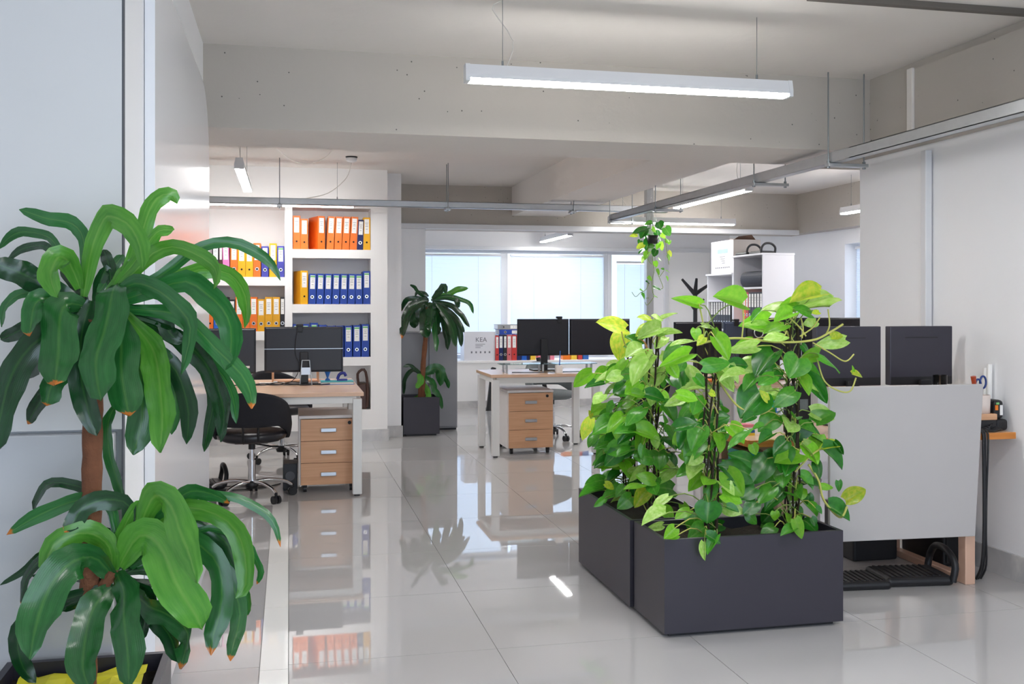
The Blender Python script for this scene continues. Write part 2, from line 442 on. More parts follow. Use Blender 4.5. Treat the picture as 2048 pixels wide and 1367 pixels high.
# right side
S('wall_right', m_wall, (3.49, 3.72, -1.6, 5.6, 0, 2.25))
S('wall_right_pillar', m_wall, (3.47, 3.49, 4.94, 5.6, 0, 2.2))
S('trim_3', m_lampb, (3.44, 3.48, 4.90, 4.945, 0, 2.21), .004)
S('trim_4', m_ceil, (3.355, 3.372, 4.90, 4.95, 2.25, 2.66), .003)
S('baseboard_right', m_marble, (3.475, 3.49, -1.6, 4.9, 0, .125))
S('wall_right_return', m_wall, (3.72, 6.5, 5.45, 5.6, 0, CEIL))
wr = S('wall_right_far', m_wall, (6.22, 6.5, 5.6, 8.0, 0, CEIL))
B('wall_face', m_wall, (6.22, 6.5, 10.35, 13.8, 0, CEIL), wr)
B('wall_face', m_wall, (6.22, 6.5, 8.0, 10.35, 0, .85), wr)
B('wall_face', m_wall, (6.22, 6.5, 8.0, 10.35, 2.05, CEIL), wr)
# window wall
SILL = .616
wb = S('wall_back', m_wall, (1.5, 6.22, 13.42, 13.75, 2.12, CEIL))
B('wall_face', m_wall, (5.05, 6.22, 13.42, 13.75, 0, 2.12), wb)
B('wall_face', m_wall, (1.5, 5.05, 13.42, 13.75, 0, SILL-.03), wb)
S('sill_wall', m_wallsh, (1.5, 5.05, 12.97, 13.42, 0, SILL-.03))
S('sill_board', m_wallsh, (1.5, 5.05, 12.95, 13.42, SILL-.03, SILL), .004)
S('baseboard_window', m_marble, (1.5, 5.05, 12.955, 12.97, 0, .09))
S('trim_5', m_lampb, (1.5, 5.05, 13.30, 13.42, 2.10, 2.15), .004)

def window_frame(name, xs, z0, z1, y, m=m_lampb):
    """frame of bars round panes xs = [(x0, x1), ...] with a pane in each"""
    o = struct(bpy.data.objects.new(name, None)); C.objects.link(o); o.location = (0, 0, 0)
    x0, x1 = xs[0][0], xs[-1][1]
    f = MB(); w = .06
    f.box(x0, x1, y, y+.07, z1-w, z1); f.box(x0, x1, y, y+.07, z0, z0+w)
    f.box(x0, x0+w, y, y+.07, z0+w, z1-w); f.box(x1-w, x1, y, y+.07, z0+w, z1-w)
    f.build('window_frame', m, o, .004)
    for a, bb in xs[1:]: B('mullion', m, (a-w*.8, a+w*.8, y-.005, y+.07, z0+w, z1-w), o, .004)
    for a, bb in xs: B('pane', m_glass, (a+.05, bb-.05, y+.03, y+.036, z0+.05, z1-.05), o)
    return o
window_frame('window_1', [(1.5, 2.90), (2.90, 4.39)], SILL, 2.12, 13.46)
window_frame('window_2', [(4.39, 5.05)], SILL, 2.12, 13.45)
def blind(label, x0, x1, z0, z1, y, rz=None, loc=(0, 0, 0)):
    t = thing('window_blind', label, 'blind', loc, rz or 0, 'white slatted blinds at the windows')
    B('head_rail', m_lampb, (x0, x1, y-.02, y+.02, z1-.03, z1), t, .003)
    s = MB(); z = z0+.03; w = .0115; a = math.radians(50)
    while z < z1-.035:
        dy, dz = w*math.cos(a), w*math.sin(a)
        s.quad((x0+.005, y-dy, z-dz), (x1-.005, y-dy, z-dz), (x1-.005, y+dy, z+dz), (x0+.005, y+dy, z+dz)); z += .0185
    s.build('slats', m_slat, t, kind='stuff')
    B('bottom_rail', m_lampb, (x0, x1, y-.012, y+.012, z0, z0+.02), t, .003)
    c = MB(); k = max(2, int((x1-x0)/.45))
    for i in range(k): x = x0+(x1-x0)*(i+.5)/k; c.cyl((x, y-.014, z0), (x, y-.014, z1), .0022, n=5)
    c.build('ladder_cord', m_cord, t)
    return t
blind('white blind with fine slats in the left window pane behind the far potted plant', 1.57, 2.84, SILL+.07, 2.05, 13.41)
blind('wide white blind in the middle window pane above the row of dark monitors', 2.97, 4.31, SILL+.07, 2.05, 13.41)
blind('narrow white blind beside the steel post and the hanging plant', 4.50, 4.98, SILL+.07, 1.97, 13.41)
d1 = S('door_1', m_wallsh, (5.27, 5.90, 13.385, 13.42, 0, 2.10), .004)
for dx in (5.21, 5.90): B('door_frame', m_lampb, (dx, dx+.06, 13.37, 13.42, 0, 2.16), d1, .004)
B('door_frame', m_lampb, (5.27, 5.90, 13.37, 13.42, 2.10, 2.16), d1, .004)
w3 = window_frame('window_3', [(0, 2.35)], .85, 2.05, 0); w3.location = (6.42, 10.35, 0); w3.rotation_euler = (0, 0, -PI/2)
blind('white blind in the far right window beside the white cabinets', .06, 2.29, .88, 2.02, 0, -PI/2, (6.33, 10.35, 0))

# ------------------------------------------------------------------ steel channels with rods, post
def channel(name, label, p0, p1, brackets, rz, z0, z1, L):
    """U channel along local +X with hanger brackets; local origin at the start, on the underside"""
    t = thing(name, label, 'cable tray', p0, rz)
    mb = MB(); w = .034; h = z1-z0; th = .004
    mb.box(0, L, -w, -w+th, 0, h); mb.box(0, L, w-th, w, 0, h); mb.box(0, L, -w, w, 0, th)
    mb.box(0, L, -w, -w+.014, h-th, h); mb.box(0, L, w-.014, w, h-th, h)
    mb.build('channel', m_metal, t)
    for s in brackets:
        br = MB().box(s-.025, s+.025, -.055, .20 if rz != 0 else .06, -.022, -.003).build('bracket', m_metal, t, .002)
        for dy in ((-.045, .185) if rz != 0 else (-.045, .05)):
            MB().cyl((s, dy, -.022), (s, dy, CEIL-z0-.0), .0045, n=6).cyl((s, dy, -.03), (s, dy, -.022), .011, n=6).cyl((s, dy, -.003), (s, dy, .012), .010, n=6).build('threaded_rod', m_rod, t)
    return t
ch1 = channel('cable_tray', 'long galvanised steel tray running along the right side from the front to the back', (3.10, 9.36, 2.175), None,
              [.06, 1.30, 3.15, 4.10], -PI/2, 2.175, 2.235, 8.6)
for c in list(ch1.children):
    pass
ch2 = channel('cable_tray', 'steel tray hanging across the room in front of the binder shelves', (-2.3, 9.45, 2.275), None,
              [2.22, 3.78, 5.02], 0, 2.275, 2.335, 6.0)
p = thing('steel_post', 'square steel post standing behind the hanging plant', 'post', (3.985, 10.72, 0))
B('shaft', m_metal, (-.043, .043, -.043, .043, .012, CEIL), p, .006); B('base_plate', m_metal, (-.09, .09, -.09, .09, 0, .012), p)
t = thing('cable_trunking', 'dark narrow trunking fixed across the ceiling at upper right', 'trunking', (0, 3.95, CEIL))
B('trunk', M('dark_trunking', (98, 92, 86), .6), (2.2, 3.36, -.018, .018, -.028, 0), t, .002)

# ------------------------------------------------------------------ linear pendant lamps
def lamp(label, x, y, z, L, rz, led=None):
    """LED bar along local X centred on the origin, underside at z"""
    t = thing('linear_pendant_lamp', label, 'lamp', (x, y, z), rz, 'linear pendant lamps')
    h = .075; w = .032; L2 = L/2
    mb = MB(); q = [(-w, .014), (-w, .03), (-w*.72, h), (w*.72, h), (w, .03), (w, .014)]
    for xx in (-L2+.02, L2-.02): mb.v += [(xx, a, bb) for a, bb in q]
    for i in range(6): j = (i+1) % 6; mb.face((i, 6+i, 6+j, j))
    mb.build('housing', m_lampb, t)
    B('diffuser', led or m_led, (-L2+.02, L2-.02, -w+.001, w-.001, 0, .014), t)
    for s in (-1, 1):
        xx = s*L2
        e = MB()
        for a in (xx, xx-s*.02): e.v += [(a, y_, z_) for y_, z_ in [(-w-.002, 0), (-w-.002, .03), (-w*.74, h+.002), (w*.74, h+.002), (w+.002, .03), (w+.002, 0)]]
        for i in range(6): j = (i+1) % 6; e.face((i, 6+i, 6+j, j))
        e.face(range(6)); e.face(range(11, 5, -1)); e.build('end_cap', m_lampb, t)
        MB().cyl((s*(L2-.17), 0, h), (s*(L2-.17), 0, CEIL-z), .0016, n=5).cyl((s*(L2-.17), 0, h), (s*(L2-.17), 0, h+.025), .005, n=6).build('suspension_wire', m_rod, t)
    c = MB().tube(smooth_path([(-L2+.19, 0, h+.005), (-L2+.22, .01, h+.12), (-L2+.13, .03, h+.26), (-L2+.17, .01, CEIL-z)], 10), .0025, 5)
    c.build('power_cord', m_cord, t)
    return t
lamp('bright linear LED lamp hanging nearest, in front of the big concrete beam', 1.535, 4.33, 2.33, 1.56, 0.0)
lamp('short looking LED lamp end-on at left above the binder shelves', -.335, 7.95, 2.30, 1.5, PI/2)
lamp('LED lamp half hidden behind the cross tray, lighting the binders', -.19, 9.60, 2.275, 1.62, 0, emit_mat('dimmer_led_diffuser', (1.0, .985, .97, 1), LAMP*.6))
lamp('LED lamp parallel to the far beam behind the hanging plant', 4.27, 10.72, 2.27, 1.53, 0)
lamp('LED lamp seen small over the windows beyond the far beam', 3.37, 12.5, 2.20, 1.4, PI/2)
lamp('LED lamp running alongside the right steel tray', 3.70, 8.4, 2.29, 1.6, PI/2)
lamp('LED lamp at far right next to the white wall edge', 5.68, 8.75, 2.30, 1.5, PI/2)
lamp('LED lamp on the ceiling close behind the camera', 1.3, .3, 2.33, 1.56, 0.0)  # added lamp out of view, fills the near room with light
lamp('LED lamp above the camera, just beyond the top of the picture', 1.7, 2.3, 2.33, 1.56, 0.0)  # added lamp out of view, its floor bounce brightens the beam underside
sd = thing('smoke_detector', 'small round white smoke detector on the rear left ceiling', 'detector', (.56, 9.2, CEIL))
MB().lathe([(.05, -.012), (.055, 0)]).build('base', m_black, sd); MB().lathe([(.02, -.05), (.045, -.04), (.052, -.012)]).build('cover', m_lampb, sd)
for nm, lab, pts in (('ceiling_cable', 'thin white cable looping below the ceiling behind the main beam', [P(553, 297, 8.0), P(580, 318, 8.0), P(612, 328, 8.0), P(645, 318, 8.0), P(668, 297, 8.0)]),
                     ('ceiling_cable', 'thin white cable drooping from the detector to the cross tray', [(.56, 9.22, 2.66), (.52, 9.3, 2.52), (.36, 9.42, 2.39), (.16, 9.47, 2.34)])):
    tag(MB().tube(smooth_path(pts, 16), .0035, 6).build(nm, m_cord), lab, 'cable')

# ------------------------------------------------------------------ binders
BIND = {'orange': (238, 118, 34), 'yellow': (240, 178, 18), 'blue': (26, 66, 160), 'navy': (22, 34, 92), 'indigo': (70, 72, 170),
        'pink': (236, 130, 190), 'black': (38, 36, 40), 'red': (204, 60, 58), 'grey': (150, 152, 156), 'azure': (32, 100, 200), 'rose': (214, 110, 116), 'ochre': (226, 164, 22), 'brown': (74, 40, 36)}
BM = {k: M('binder_'+k, v, .42, var=.04, scale=12) for k, v in BIND.items()}
m_hole = M('binder_hole', (20, 18, 20), .8); m_ring = M('binder_ring', (214, 214, 216), .25, .8)
PROTO = {}
def binder(col, w, h, ring, stripe, label_on=True, d=.285):
    """lever arch file, spine toward -Y, origin at the bottom centre of the spine"""
    key = (col, w, h, ring, stripe, label_on, d)
    if key not in PROTO:
        t = thing('lever_arch_file', '', 'binder')
        mb = MB(); e = .004
        mb.box(-w/2, w/2, 0, e, 0, h)
        mb.box(-w/2, -w/2+e, e, d, 0, h); mb.box(w/2-e, w/2, e, d, 0, h)
        mb.build('cover', BM[col], t, .0015, 1)
        B('paper_block', m_paper, (-w/2+.006, w/2-.006, .03, d-.01, .004, h-.035), t)
        if label_on:
            lb = MB(); lw = w*.66/2; z0, z1 = h*.50, h*.945
            lb.box(-lw, lw, -.0012, 0, z0, z1, 0)
            y = -.0016
            if stripe: lb.quad((-lw, y, z1-.02), (lw, y, z1-.02), (lw, y, z1-.004), (-lw, y, z1-.004), 1)
            for k, f in enumerate((.72, .60, .49, .30)):
                zz = z0+(z1-z0)*f; ww = lw*(.7, .5, .62, .4)[k]
                lb.quad((-ww, y, zz), (ww, y, zz), (ww, y, zz+.0035), (-ww, y, zz+.0035), 2)
            lb.build('label_card', [m_paper, m_green, m_ink], t)
        rg = MB(); n = 14; zc = h*.235
        def disc(r0, r1, yy, mi):
            b0 = len(rg.v)
            for r in (r0, r1):
                rg.v.extend([(r*math.cos(2*PI*j/n), yy, zc+r*math.sin(2*PI*j/n)) for j in range(n)])
            for j in range(n): j2 = (j+1) % n; rg.face((b0+j, b0+n+j, b0+n+j2, b0+j2), mi)
        ro = .0175 if ring else .0125
        disc(.0095, ro, -.0022, 0); 
        b0 = len(rg.v); rg.v.extend([(ro*math.cos(2*PI*j/n), yy, zc+ro*math.sin(2*PI*j/n)) for yy in (-.0022, 0) for j in range(n)])
        for j in range(n): j2 = (j+1) % n; rg.face((b0+j, b0+n+j, b0+n+j2, b0+j2), 0)
        b0 = len(rg.v); rg.v.extend([(.0098*math.cos(2*PI*j/n), -.0008, zc+.0098*math.sin(2*PI*j/n)) for j in range(n)]); rg.face(list(range(b0, b0+n))[::-1], 1)
        rg.build('finger_ring', [m_ring if ring else BM[col], m_hole], t)
        PROTO[key] = [t, False]
    return key
ORD = ['leftmost', 'second', 'third', 'fourth', 'fifth', 'sixth', 'seventh', 'eighth', 'ninth', 'tenth', 'eleventh']
def put_binder(key, loc, label, group, lean=0.0, yaw=0.0, rot=None):
    t, used = PROTO[key]
    o = t if not used else dup(t, loc)
    PROTO[key][1] = True
    o.location = loc; o.rotation_euler = rot or (0, lean, yaw)
    o['label'] = label; o['group'] = group
    return o
def row(items, z, y, where, group):
    """items: (colour, centre x, width, height, ring, stripe, lean, yaw)"""
    for i, it in enumerate(items):
        col, x, w, h, ring, stripe, lean, yaw = it
        o = ORD[i] if i < len(items)-1 else 'rightmost'
        extra = ' leaning' if abs(lean) > .02 else (' turned sideways' if abs(yaw) > .1 else '')
        lab = '%s%s%s file, %s on %s' % ('short ' if h < .31 else '', col, extra, o+('' if o in ('leftmost', 'rightmost') else ' from left'), where)
        a = abs(lean); dz = math.sin(a)*w/2
        put_binder(binder(col, w, h, ring, stripe), (x, y, z+dz), lab, group, lean, yaw)
Y0 = 10.055
def bx(px): return P(px, 600, Y0).x
row([('orange', .078, .072, .33, 0, 0, 0, 0), ('orange', .152, .072, .30, 0, 0, 0, 0), ('orange', .318, .072, .33, 0, 0, 0, .30), ('orange', .402, .07, .328, 0, 0, .045, 0),
     ('orange', .478, .07, .328, 0, 0, .045, 0), ('orange', .553, .07, .328, 0, 0, .045, 0), ('orange', .628, .07, .328, 0, 0, .05, 0), ('navy', .695, .062, .30, 1, 0, .04, 0), ('yellow', .762, .068, .325, 0, 0, 0, 0)],
    1.90, Y0, 'top shelf of right bay', 'files on the top shelf of the right bay')
row([('yellow', .152, .072, .33, 0, 0, 0, .24)]+[('blue', .226+.0765*i, .070, .30 if i < 7 else .33, 1, 1, .03 if i < 6 else 0, 0) for i in range(8)],
    1.36, Y0, 'second shelf of right bay', 'files on the second shelf of the right bay')
row([('blue', .080+.0835*i, .074, (.33, .33, .34, .32, .31, .31, .31, .315, .325)[i], 1, 1, 0, 0) for i in range(9)], .835, Y0, 'third shelf of right bay', 'files on the third shelf of the right bay')
row([('black', bx(431), .066, .33, 0, 0, 0, 0), ('brown', bx(441.5), .03, .33, 0, 0, 0, 0), ('pink', bx(453), .062, .33, 0, 0, -.03, 0), ('orange', bx(468), .07, .33, 1, 0, 0, 0), ('yellow', bx(483.3), .07, .31, 0, 0, 0, 0), ('yellow', bx(498.7), .07, .305, 0, 0, 0, 0), ('orange', bx(514), .07, .33, 1, 0, 0, 0),
     ('indigo', bx(530), .068, .30, 1, 0, 0, 0), ('yellow', bx(546), .07, .33, 0, 0, 0, 0), ('indigo', bx(561.5), .068, .305, 1, 1, 0, 0)], 1.625, Y0, 'top shelf of left bay', 'files on the top shelf of the left bay')
row([('orange', bx(420), .06, .34, 0, 0, 0, 0), ('azure', bx(434.5), .066, .34, 1, 0, 0, 0), ('black', bx(449.3), .068, .335, 1, 0, 0, 0), ('black', bx(464), .058, .31, 1, 0, 0, 0), ('orange', bx(478), .066, .335, 1, 0, 0, 0), ('orange', bx(492.5), .066, .335, 1, 0, 0, 0),
     ('orange', bx(507.3), .068, .335, 1, 0, 0, 0), ('ochre', bx(522.3), .07, .315, 1, 0, 0, 0), ('ochre', bx(537.5), .07, .335, 1, 0, 0, 0), ('ochre', bx(552.5), .07, .335, 1, 0, 0, 0), ('black', bx(565), .045, .335, 1, 0, 0, 0)], 1.095, Y0, 'second shelf of left bay', 'files on the second shelf of the left bay')
# window sill row
row([('red', 2.70+.0, .045, .33, 0, 0, 0, 0), ('navy', 2.752, .058, .34, 1, 0, 0, 0), ('black', 2.808, .046, .34, 1, 0, 0, 0), ('rose', 2.864, .06, .34, 0, 0, 0, 0), ('red', 2.932, .07, .34, 0, 0, 0, 0), ('navy', 3.0, .06, .335, 1, 0, 0, 0), ('azure', 3.068, .068, .34, 1, 0, 0, 0), ('navy', 3.124, .036, .34, 0, 0, 0, 0)],
    SILL, 12.98, 'window sill behind desk', 'files standing on the window sill')
def flat(col, x, z, lab):
    # lying on its side, spine toward the room
    put_binder(binder(col, .066, .34, 1, 0), (x, 12.985, z), lab, 'files lying on the window sill files', rot=(0, PI/2, 0))
flat('blue', 2.73, SILL+.343+.034, 'blue file lying on top of the window sill files, under the grey one')
flat('grey', 2.71, SILL+.343+.102, 'grey file lying topmost on the window sill pile')

# ------------------------------------------------------------------ desks, pedestals, monitors, chairs
def desk(label, loc, w, d, legs=((0, 0), (1, 0), (0, 1), (1, 1)), top=m_beech):
    t = thing('office_desk', label, 'desk', loc)
    B('tabletop', top, (0, w, 0, d, .708, .735), t, .003)
    f = MB(); f.box(.05, w-.05, .03, .06, .655, .708); f.box(.05, w-.05, d-.06, d-.03, .655, .708); f.box(.02, .05, .06, d-.06, .66, .708); f.box(w-.05, w-.02, .06, d-.06, .66, .708)
    f.build('frame', m_whitem, t, .002)
    for a, bb in legs:
        x = .012 if a == 0 else w-.012-.065; y = .012 if bb == 0 else d-.012-.065
        lg = B('leg', m_whitem, (x, x+.065, y, y+.065, .012, .69), t, .006)
        MB().cyl((x+.032, y+.032, 0), (x+.032, y+.032, .012), .022, n=12).build('leg_foot', m_black, lg)
    return t
def pedestal(label, loc, w=.42, d=.58, h=.555, bottom=m_beechf):
    t = thing('drawer_pedestal', label, 'drawer unit', loc)
    mb = MB(); mb.box(0, .018, .018, d, .055, h-.022); mb.box(w-.018, w, .018, d, .055, h-.022); mb.box(0, w, d-.012, d, .055, h-.022); mb.box(.018, w-.018, .018, d-.012, .055, .073)
    mb.build('carcass', m_carc, t)
    B('top_panel', m_carc, (0, w, 0, d, h-.022, h), t, .002)
    n = 3; z0 = .055; hh = (h-.025-z0)/n
    for i in range(n):
        dr = B('drawer', bottom, (.014, w-.006, 0, .018, z0+hh*i+.0015, z0+hh*(i+1)-.0015), t, .001)
        zc = z0+hh*(i+.5); hd = MB()
        hd.box(w*.5-.055, w*.5+.055, -.024, -.014, zc-.014, zc+.014); hd.box(w*.5-.05, w*.5-.04, -.014, 0, zc-.006, zc+.006); hd.box(w*.5+.04, w*.5+.05, -.014, 0, zc-.006, zc+.006)
        hd.build('handle', m_alu, dr, .003)
    MB().cyl((w-.06, -.006, h-.055), (w-.06, .0, h-.055), .013, n=12).build('lock', m_black, t)
    for x in (.045, w-.045):
        for y in (.05, d-.05):
            MB().cyl((x-.012, y, .024), (x+.012, y, .024), .024, n=14).box(x-.014, x+.014, y-.016, y+.016, .03, .055).build('caster', m_black, t)
    return t
def monitor(label, loc, w, h, zb, rz=0, body=m_monb, line=False, slit=False, sticker=False, stand=True, nm='monitor', thin=.02):
    """back toward -Y, screen toward +Y; origin on the desk, panel from zb to zb+h"""
    t = thing(nm, label, 'monitor', loc, rz)
    hs = MB(); hs.box(-w/2, w/2, 0, thin, zb, zb+h); o = hs.build('housing', body, t, .004)
    bk = MB(); e = .008
    bk.box(-w/2+e, w/2-e, -.016, 0, zb+e, zb+h-e); bk.build('back_cover', body, t, .012, 3) if not slit else None
    B('screen', m_screen, (-w/2+.008, w/2-.008, thin, thin+.001, zb+.015, zb+h-.008), t)
    if line: B('seam_strip', m_alu, (-w/2, w/2, -.0185, -.001, zb+h*.51, zb+h*.523), t)
    if slit:
        B('vent_slit', m_black, (-w*.26, w*.26, -.0012, 0, zb+h*.80, zb+h*.815), t)
        B('lower_cover', m_black, (-w*.49, w*.49, -.0012, 0, zb+.004, zb+h*.14), t)
    if sticker: B('sticker', m_paper, (w*.28, w*.42, -.0185, -.0155, zb+.045, zb+.062), t)
    if stand:
        B('stand_base', m_black, (-.11, .11, -.06, .12, 0, .012), t, .004)
        B('stand_neck', m_black, (-.032, .032, -.045, -.018, .012, zb+h*(.1 if slit else .45)), t, .005)
    return t
def chair(label, loc, rz, seat=m_leather, back=m_fabric, group='office chairs'):
    """swivel chair with a round wrap-around back; sitter faces +Y"""
    t = thing('swivel_chair', label, 'chair', loc, rz, group)
    MB().lathe([(.0, .075), (.04, .075), (.048, .10), (.035, .125), (.0, .128)], n=18).build('hub', m_black, t)
    for k in range(5):
        a = 2*PI*k/5+.3; c, s = math.cos(a), math.sin(a)
        pts = smooth_path([(c*.02, s*.02, .115), (c*.13, s*.13, .122), (c*.24, s*.24, .10), (c*.285, s*.285, .07)], 8)
        lg = MB().tube(pts, [.014, .014, .014, .013, .013, .012, .012, .011], 10).build('leg', m_chrome, t)
        ax = Vector((-s, c, 0)); q = Vector((c*.29, s*.29, .028))
        cs = MB(); cs.cyl(q-ax*.026, q-ax*.008, .028, n=14); cs.cyl(q+ax*.008, q+ax*.026, .028, n=14)
        cs.cyl(q+Vector((0, 0, .0)), q+Vector((0, 0, .05)), .010, n=8); cs.build('caster', m_black, lg)
    MB().cyl((0, 0, .12), (0, 0, .27), .026, n=18).cyl((0, 0, .27), (0, 0, .36), .017, n=16).build('gas_lift', m_chrome, t)
    MB().cyl((0, 0, .345), (0, 0, .40), .024, n=14).box(-.11, .11, -.11, .11, .395, .41).tube([(.02, -.02, .385), (.14, -.10, .372), (.22, -.14, .375)], .006, 6).build('mechanism', m_black, t)
    MB().lathe([(.0, .405), (.19, .405), (.232, .425), (.242, .45), (.225, .475), (.16, .486), (.0, .488)], n=36, sy=1.0).build('seat', seat, t)
    # wrap-around back: outer and inner skin over angle f, with a gap above the seat
    mb = MB(); nf, nz = 28, 9; fm = math.radians(105)
    def top(f): return .475+.29*max(0, math.cos(f*.84))**.62
    def bot(f):
        g = abs(f)/math.radians(1)
        return .525 if g < 48 else .525-(g-48)/57*.115
    for sk, rr in ((0, .262), (1, .236)):
        for i in range(nf+1):
            f = -fm+2*fm*i/nf
            z0, z1 = bot(f), max(bot(f)+.03, top(f))
            for j in range(nz+1):
                q = j/nz; z = z0+(z1-z0)*q
                bulge = .012*math.sin(PI*q) if sk == 0 else -.004*math.sin(PI*q)
                lean = (z-.45)*.16
                r = rr+bulge
                mb.v.append((math.sin(f)*r*1.0, -math.cos(f)*(r+lean), z))
    st = (nf+1)*(nz+1); I = lambda k, i, j: k*st+i*(nz+1)+j
    for i in range(nf):
        for j in range(nz):
            mb.face((I(0, i, j), I(0, i+1, j), I(0, i+1, j+1), I(0, i, j+1)), 0, True)
            mb.face((I(1, i, j), I(1, i, j+1), I(1, i+1, j+1), I(1, i+1, j)), 0, True)
        mb.face((I(0, i, nz), I(0, i+1, nz), I(1, i+1, nz), I(1, i, nz)), 0, True)
        mb.face((I(0, i, 0), I(1, i, 0), I(1, i+1, 0), I(0, i+1, 0)), 0, True)
    for i in (0, nf):
        for j in range(nz): 
            q = (I(0, i, j), I(0, i, j+1), I(1, i, j+1), I(1, i, j)); mb.face(q if i == 0 else q[::-1], 0, True)
    mb.build('backrest', back, t)
    br = MB(); b2 = MB()
    br.tube([(-.05, -.12, .40), (-.05, -.235, .43), (-.05, -.262, .56)], .007, 8); b2.tube([(.05, -.12, .40), (.05, -.235, .43), (.05, -.262, .56)], .007, 8)
    br.build('back_bracket', m_black, t); b2.build('back_bracket', m_black, t)
    return t

desk('beech topped desk in front of the binder shelves, nearer one of the left pair', (-1.3, 7.13, 0), 1.82, .68)
desk('beech topped desk behind the left one, closer to the binder shelves', (-1.3, 7.83, 0), 1.82, .68, legs=((0, 0), (1, 1), (0, 1)))
pedestal('beech drawer pedestal under the left desk in front of the binders', (.072, 7.34, 0))
chair('black swivel chair with round back at the left desk', (-.25, 7.22, 0), 0.0)
c2 = chair('swivel chair behind the left desks, only its chrome foot showing', (-.06, 8.95, 0), PI+.5)
m1 = monitor('black monitor back with bright seam and webcam on the left desk', (.118, 7.95, .735), .60, .352, .095, 0, line=True)
wc = thing('webcam', 'black webcam clipped on top of the left seamed monitor', 'webcam', (.085, 7.95, 1.182))
B('body', m_black, (-.028, .028, -.03, .012, .001, .022), wc, .005); B('clip', m_black, (-.022, .022, -.034, -.022, -.04, .004), wc, .003)
MB().cyl((0, .012, .011), (0, .016, .011), .009, n=12).build('lens', m_screen, wc)
MB().tube(smooth_path([(-.01, -.034, -.01), (-.025, -.045, -.06), (-.035, -.036, -.15), (-.03, -.04, -.22), (.0, -.06, -.30), (-.04, -.06, -.40), (-.12, -.07, -.4425)], 18), .0028, 6).build('cable', m_black, wc)
m2 = monitor('plain dark monitor behind the large plant on the left desk', (-.545, 7.97, .735), .60, .352, .085, math.radians(4), sticker=True)
st = thing('phone_stand', 'silver wire stand in front of the left seamed monitor', 'stand', (.13, 7.86, .735))
fr = MB()
for s in (-1, 1): fr.tube([(s*.045, -.03, .004), (s*.04, 0, .06), (s*.028, .015, .19)], .004, 6)
fr.tube([(-.028, .015, .19), (.028, .015, .19)], .004, 6); fr.tube([(-.034, .01, .13), (.034, .01, .13)], .003, 6); fr.tube([(-.045, -.03, .004), (.045, -.03, .004)], .004, 6)
fr.build('wire_frame', m_alu, st); B('plate', m_alu, (-.034, .034, .004, .008, .08, .135), st)
bk = thing('notebook', 'blue covered notebook lying at right end of the left desks', 'book', (.36, 7.90, .735))
B('cover', m_blue, (-.115, .135, -.06, .13, 0, .004), bk); B('pages', m_paper, (-.112, .132, -.057, .127, .004, .02), bk); B('cover', m_teal, (-.115, .135, -.06, .13, .02, .024), bk)
tp = thing('tape_dispenser', 'dark blue tape dispenser on the blue notebook', 'dispenser', (.41, 7.95, .759))
mb = MB(); mb.box(-.04, .04, -.015, .015, 0, .014); mb.tube(smooth_path([(-.035, 0, .012), (-.02, 0, .05), (.015, 0, .06), (.03, 0, .035)], 8), .012, 8); mb.build('body', m_dblue, tp)
tag(MB().lathe([(.0, 0), (.022, 0), (.02, .008), (.006, .02), (.02, .06), (.034, .085), (.0, .09)], (.30, 7.99, .759), 16).build('desk_stamp', m_blue), 'bright blue stamp standing on the notebook behind the monitor', 'stamp')
ob = thing('letter_tray', 'orange and beech desk tray behind the left seamed monitor', 'tray', (.02, 8.2, .735))
B('base', m_beechf, (-.15, .22, 0, .2, 0, .012), ob); B('side', m_beechf, (-.15, -.135, 0, .2, .012, .10), ob); B('side', m_beechf, (.205, .22, 0, .2, .012, .10), ob); B('front_rail', m_orange, (-.15, .22, 0, .015, .085, .10), ob)
def cable(label, pts, r=.004, m=m_black, n=24, nm='cable'):
    return tag(MB().tube(smooth_path(pts, n), r, 6).build(nm, m), label, 'cable')
random.seed(3)
zt = .7395
for k in range(6):
    x = -.62+.11*k
    cable('black cable in the tangle on the left desk, %s from the left' % ORD[k], [(x, 7.86, zt+.003), (x+.1, 7.83+.01*k, zt+.002+.004*k), (x+.22, 7.87, zt+.003), (x+.30, 7.85-.01*k, zt+.003), (x+.42, 7.875, zt+.004)], .0038)
pn = tag(MB().cyl((-.22, 8.02, .742), (-.03, 8.05, .742), .006, n=10).cyl((-.115, 8.037, .745), (-.085, 8.041, .745), .011, n=10).build('marker_pen', m_paper), 'white marker pen lying among the cables of the left desk', 'pen')
bg = thing('satchel', 'dark brown leather bag standing in the lowest right niche', 'bag', (.715, 10.15, .31))
mb = MB().box(-.035, .06, -.06, .16, 0, .26); mb.build('body', m_brown, bg, .02, 3)
MB().tube(smooth_path([(-.03, -.05, .24), (-.04, -.08, .36), (.03, -.09, .39), (.06, -.07, .2), (.055, -.07, .02)], 14), .014, 8).build('strap', m_brown, bg)
sb = thing('speaker_box', 'small black speaker box on the floor beside the left pedestal', 'speaker', (.012, 7.44, 0))
B('cabinet', m_black, (-.052, .052, 0, .2, .012, .20), sb, .004)
for x in (-.04, .04): B('foot', m_black, (x-.008, x+.008, .02, .18, 0, .012), sb)
MB().cyl((0, -.003, .11), (0, 0, .11), .034, n=20).build('cone', m_gap, sb)
for k, pts in enumerate(([(-.66, 7.66, .005), (-.42, 7.55, .005), (-.18, 7.62, .005), (-.06, 7.75, .005)], [(-.68, 7.52, .005), (-.5, 7.66, .012), (-.3, 7.7, .005), (-.12, 7.66, .005)])):
    cable('black cable lying on the floor under the left desk, %s one' % ('straighter' if k == 0 else 'more wavy'), pts, .0045)
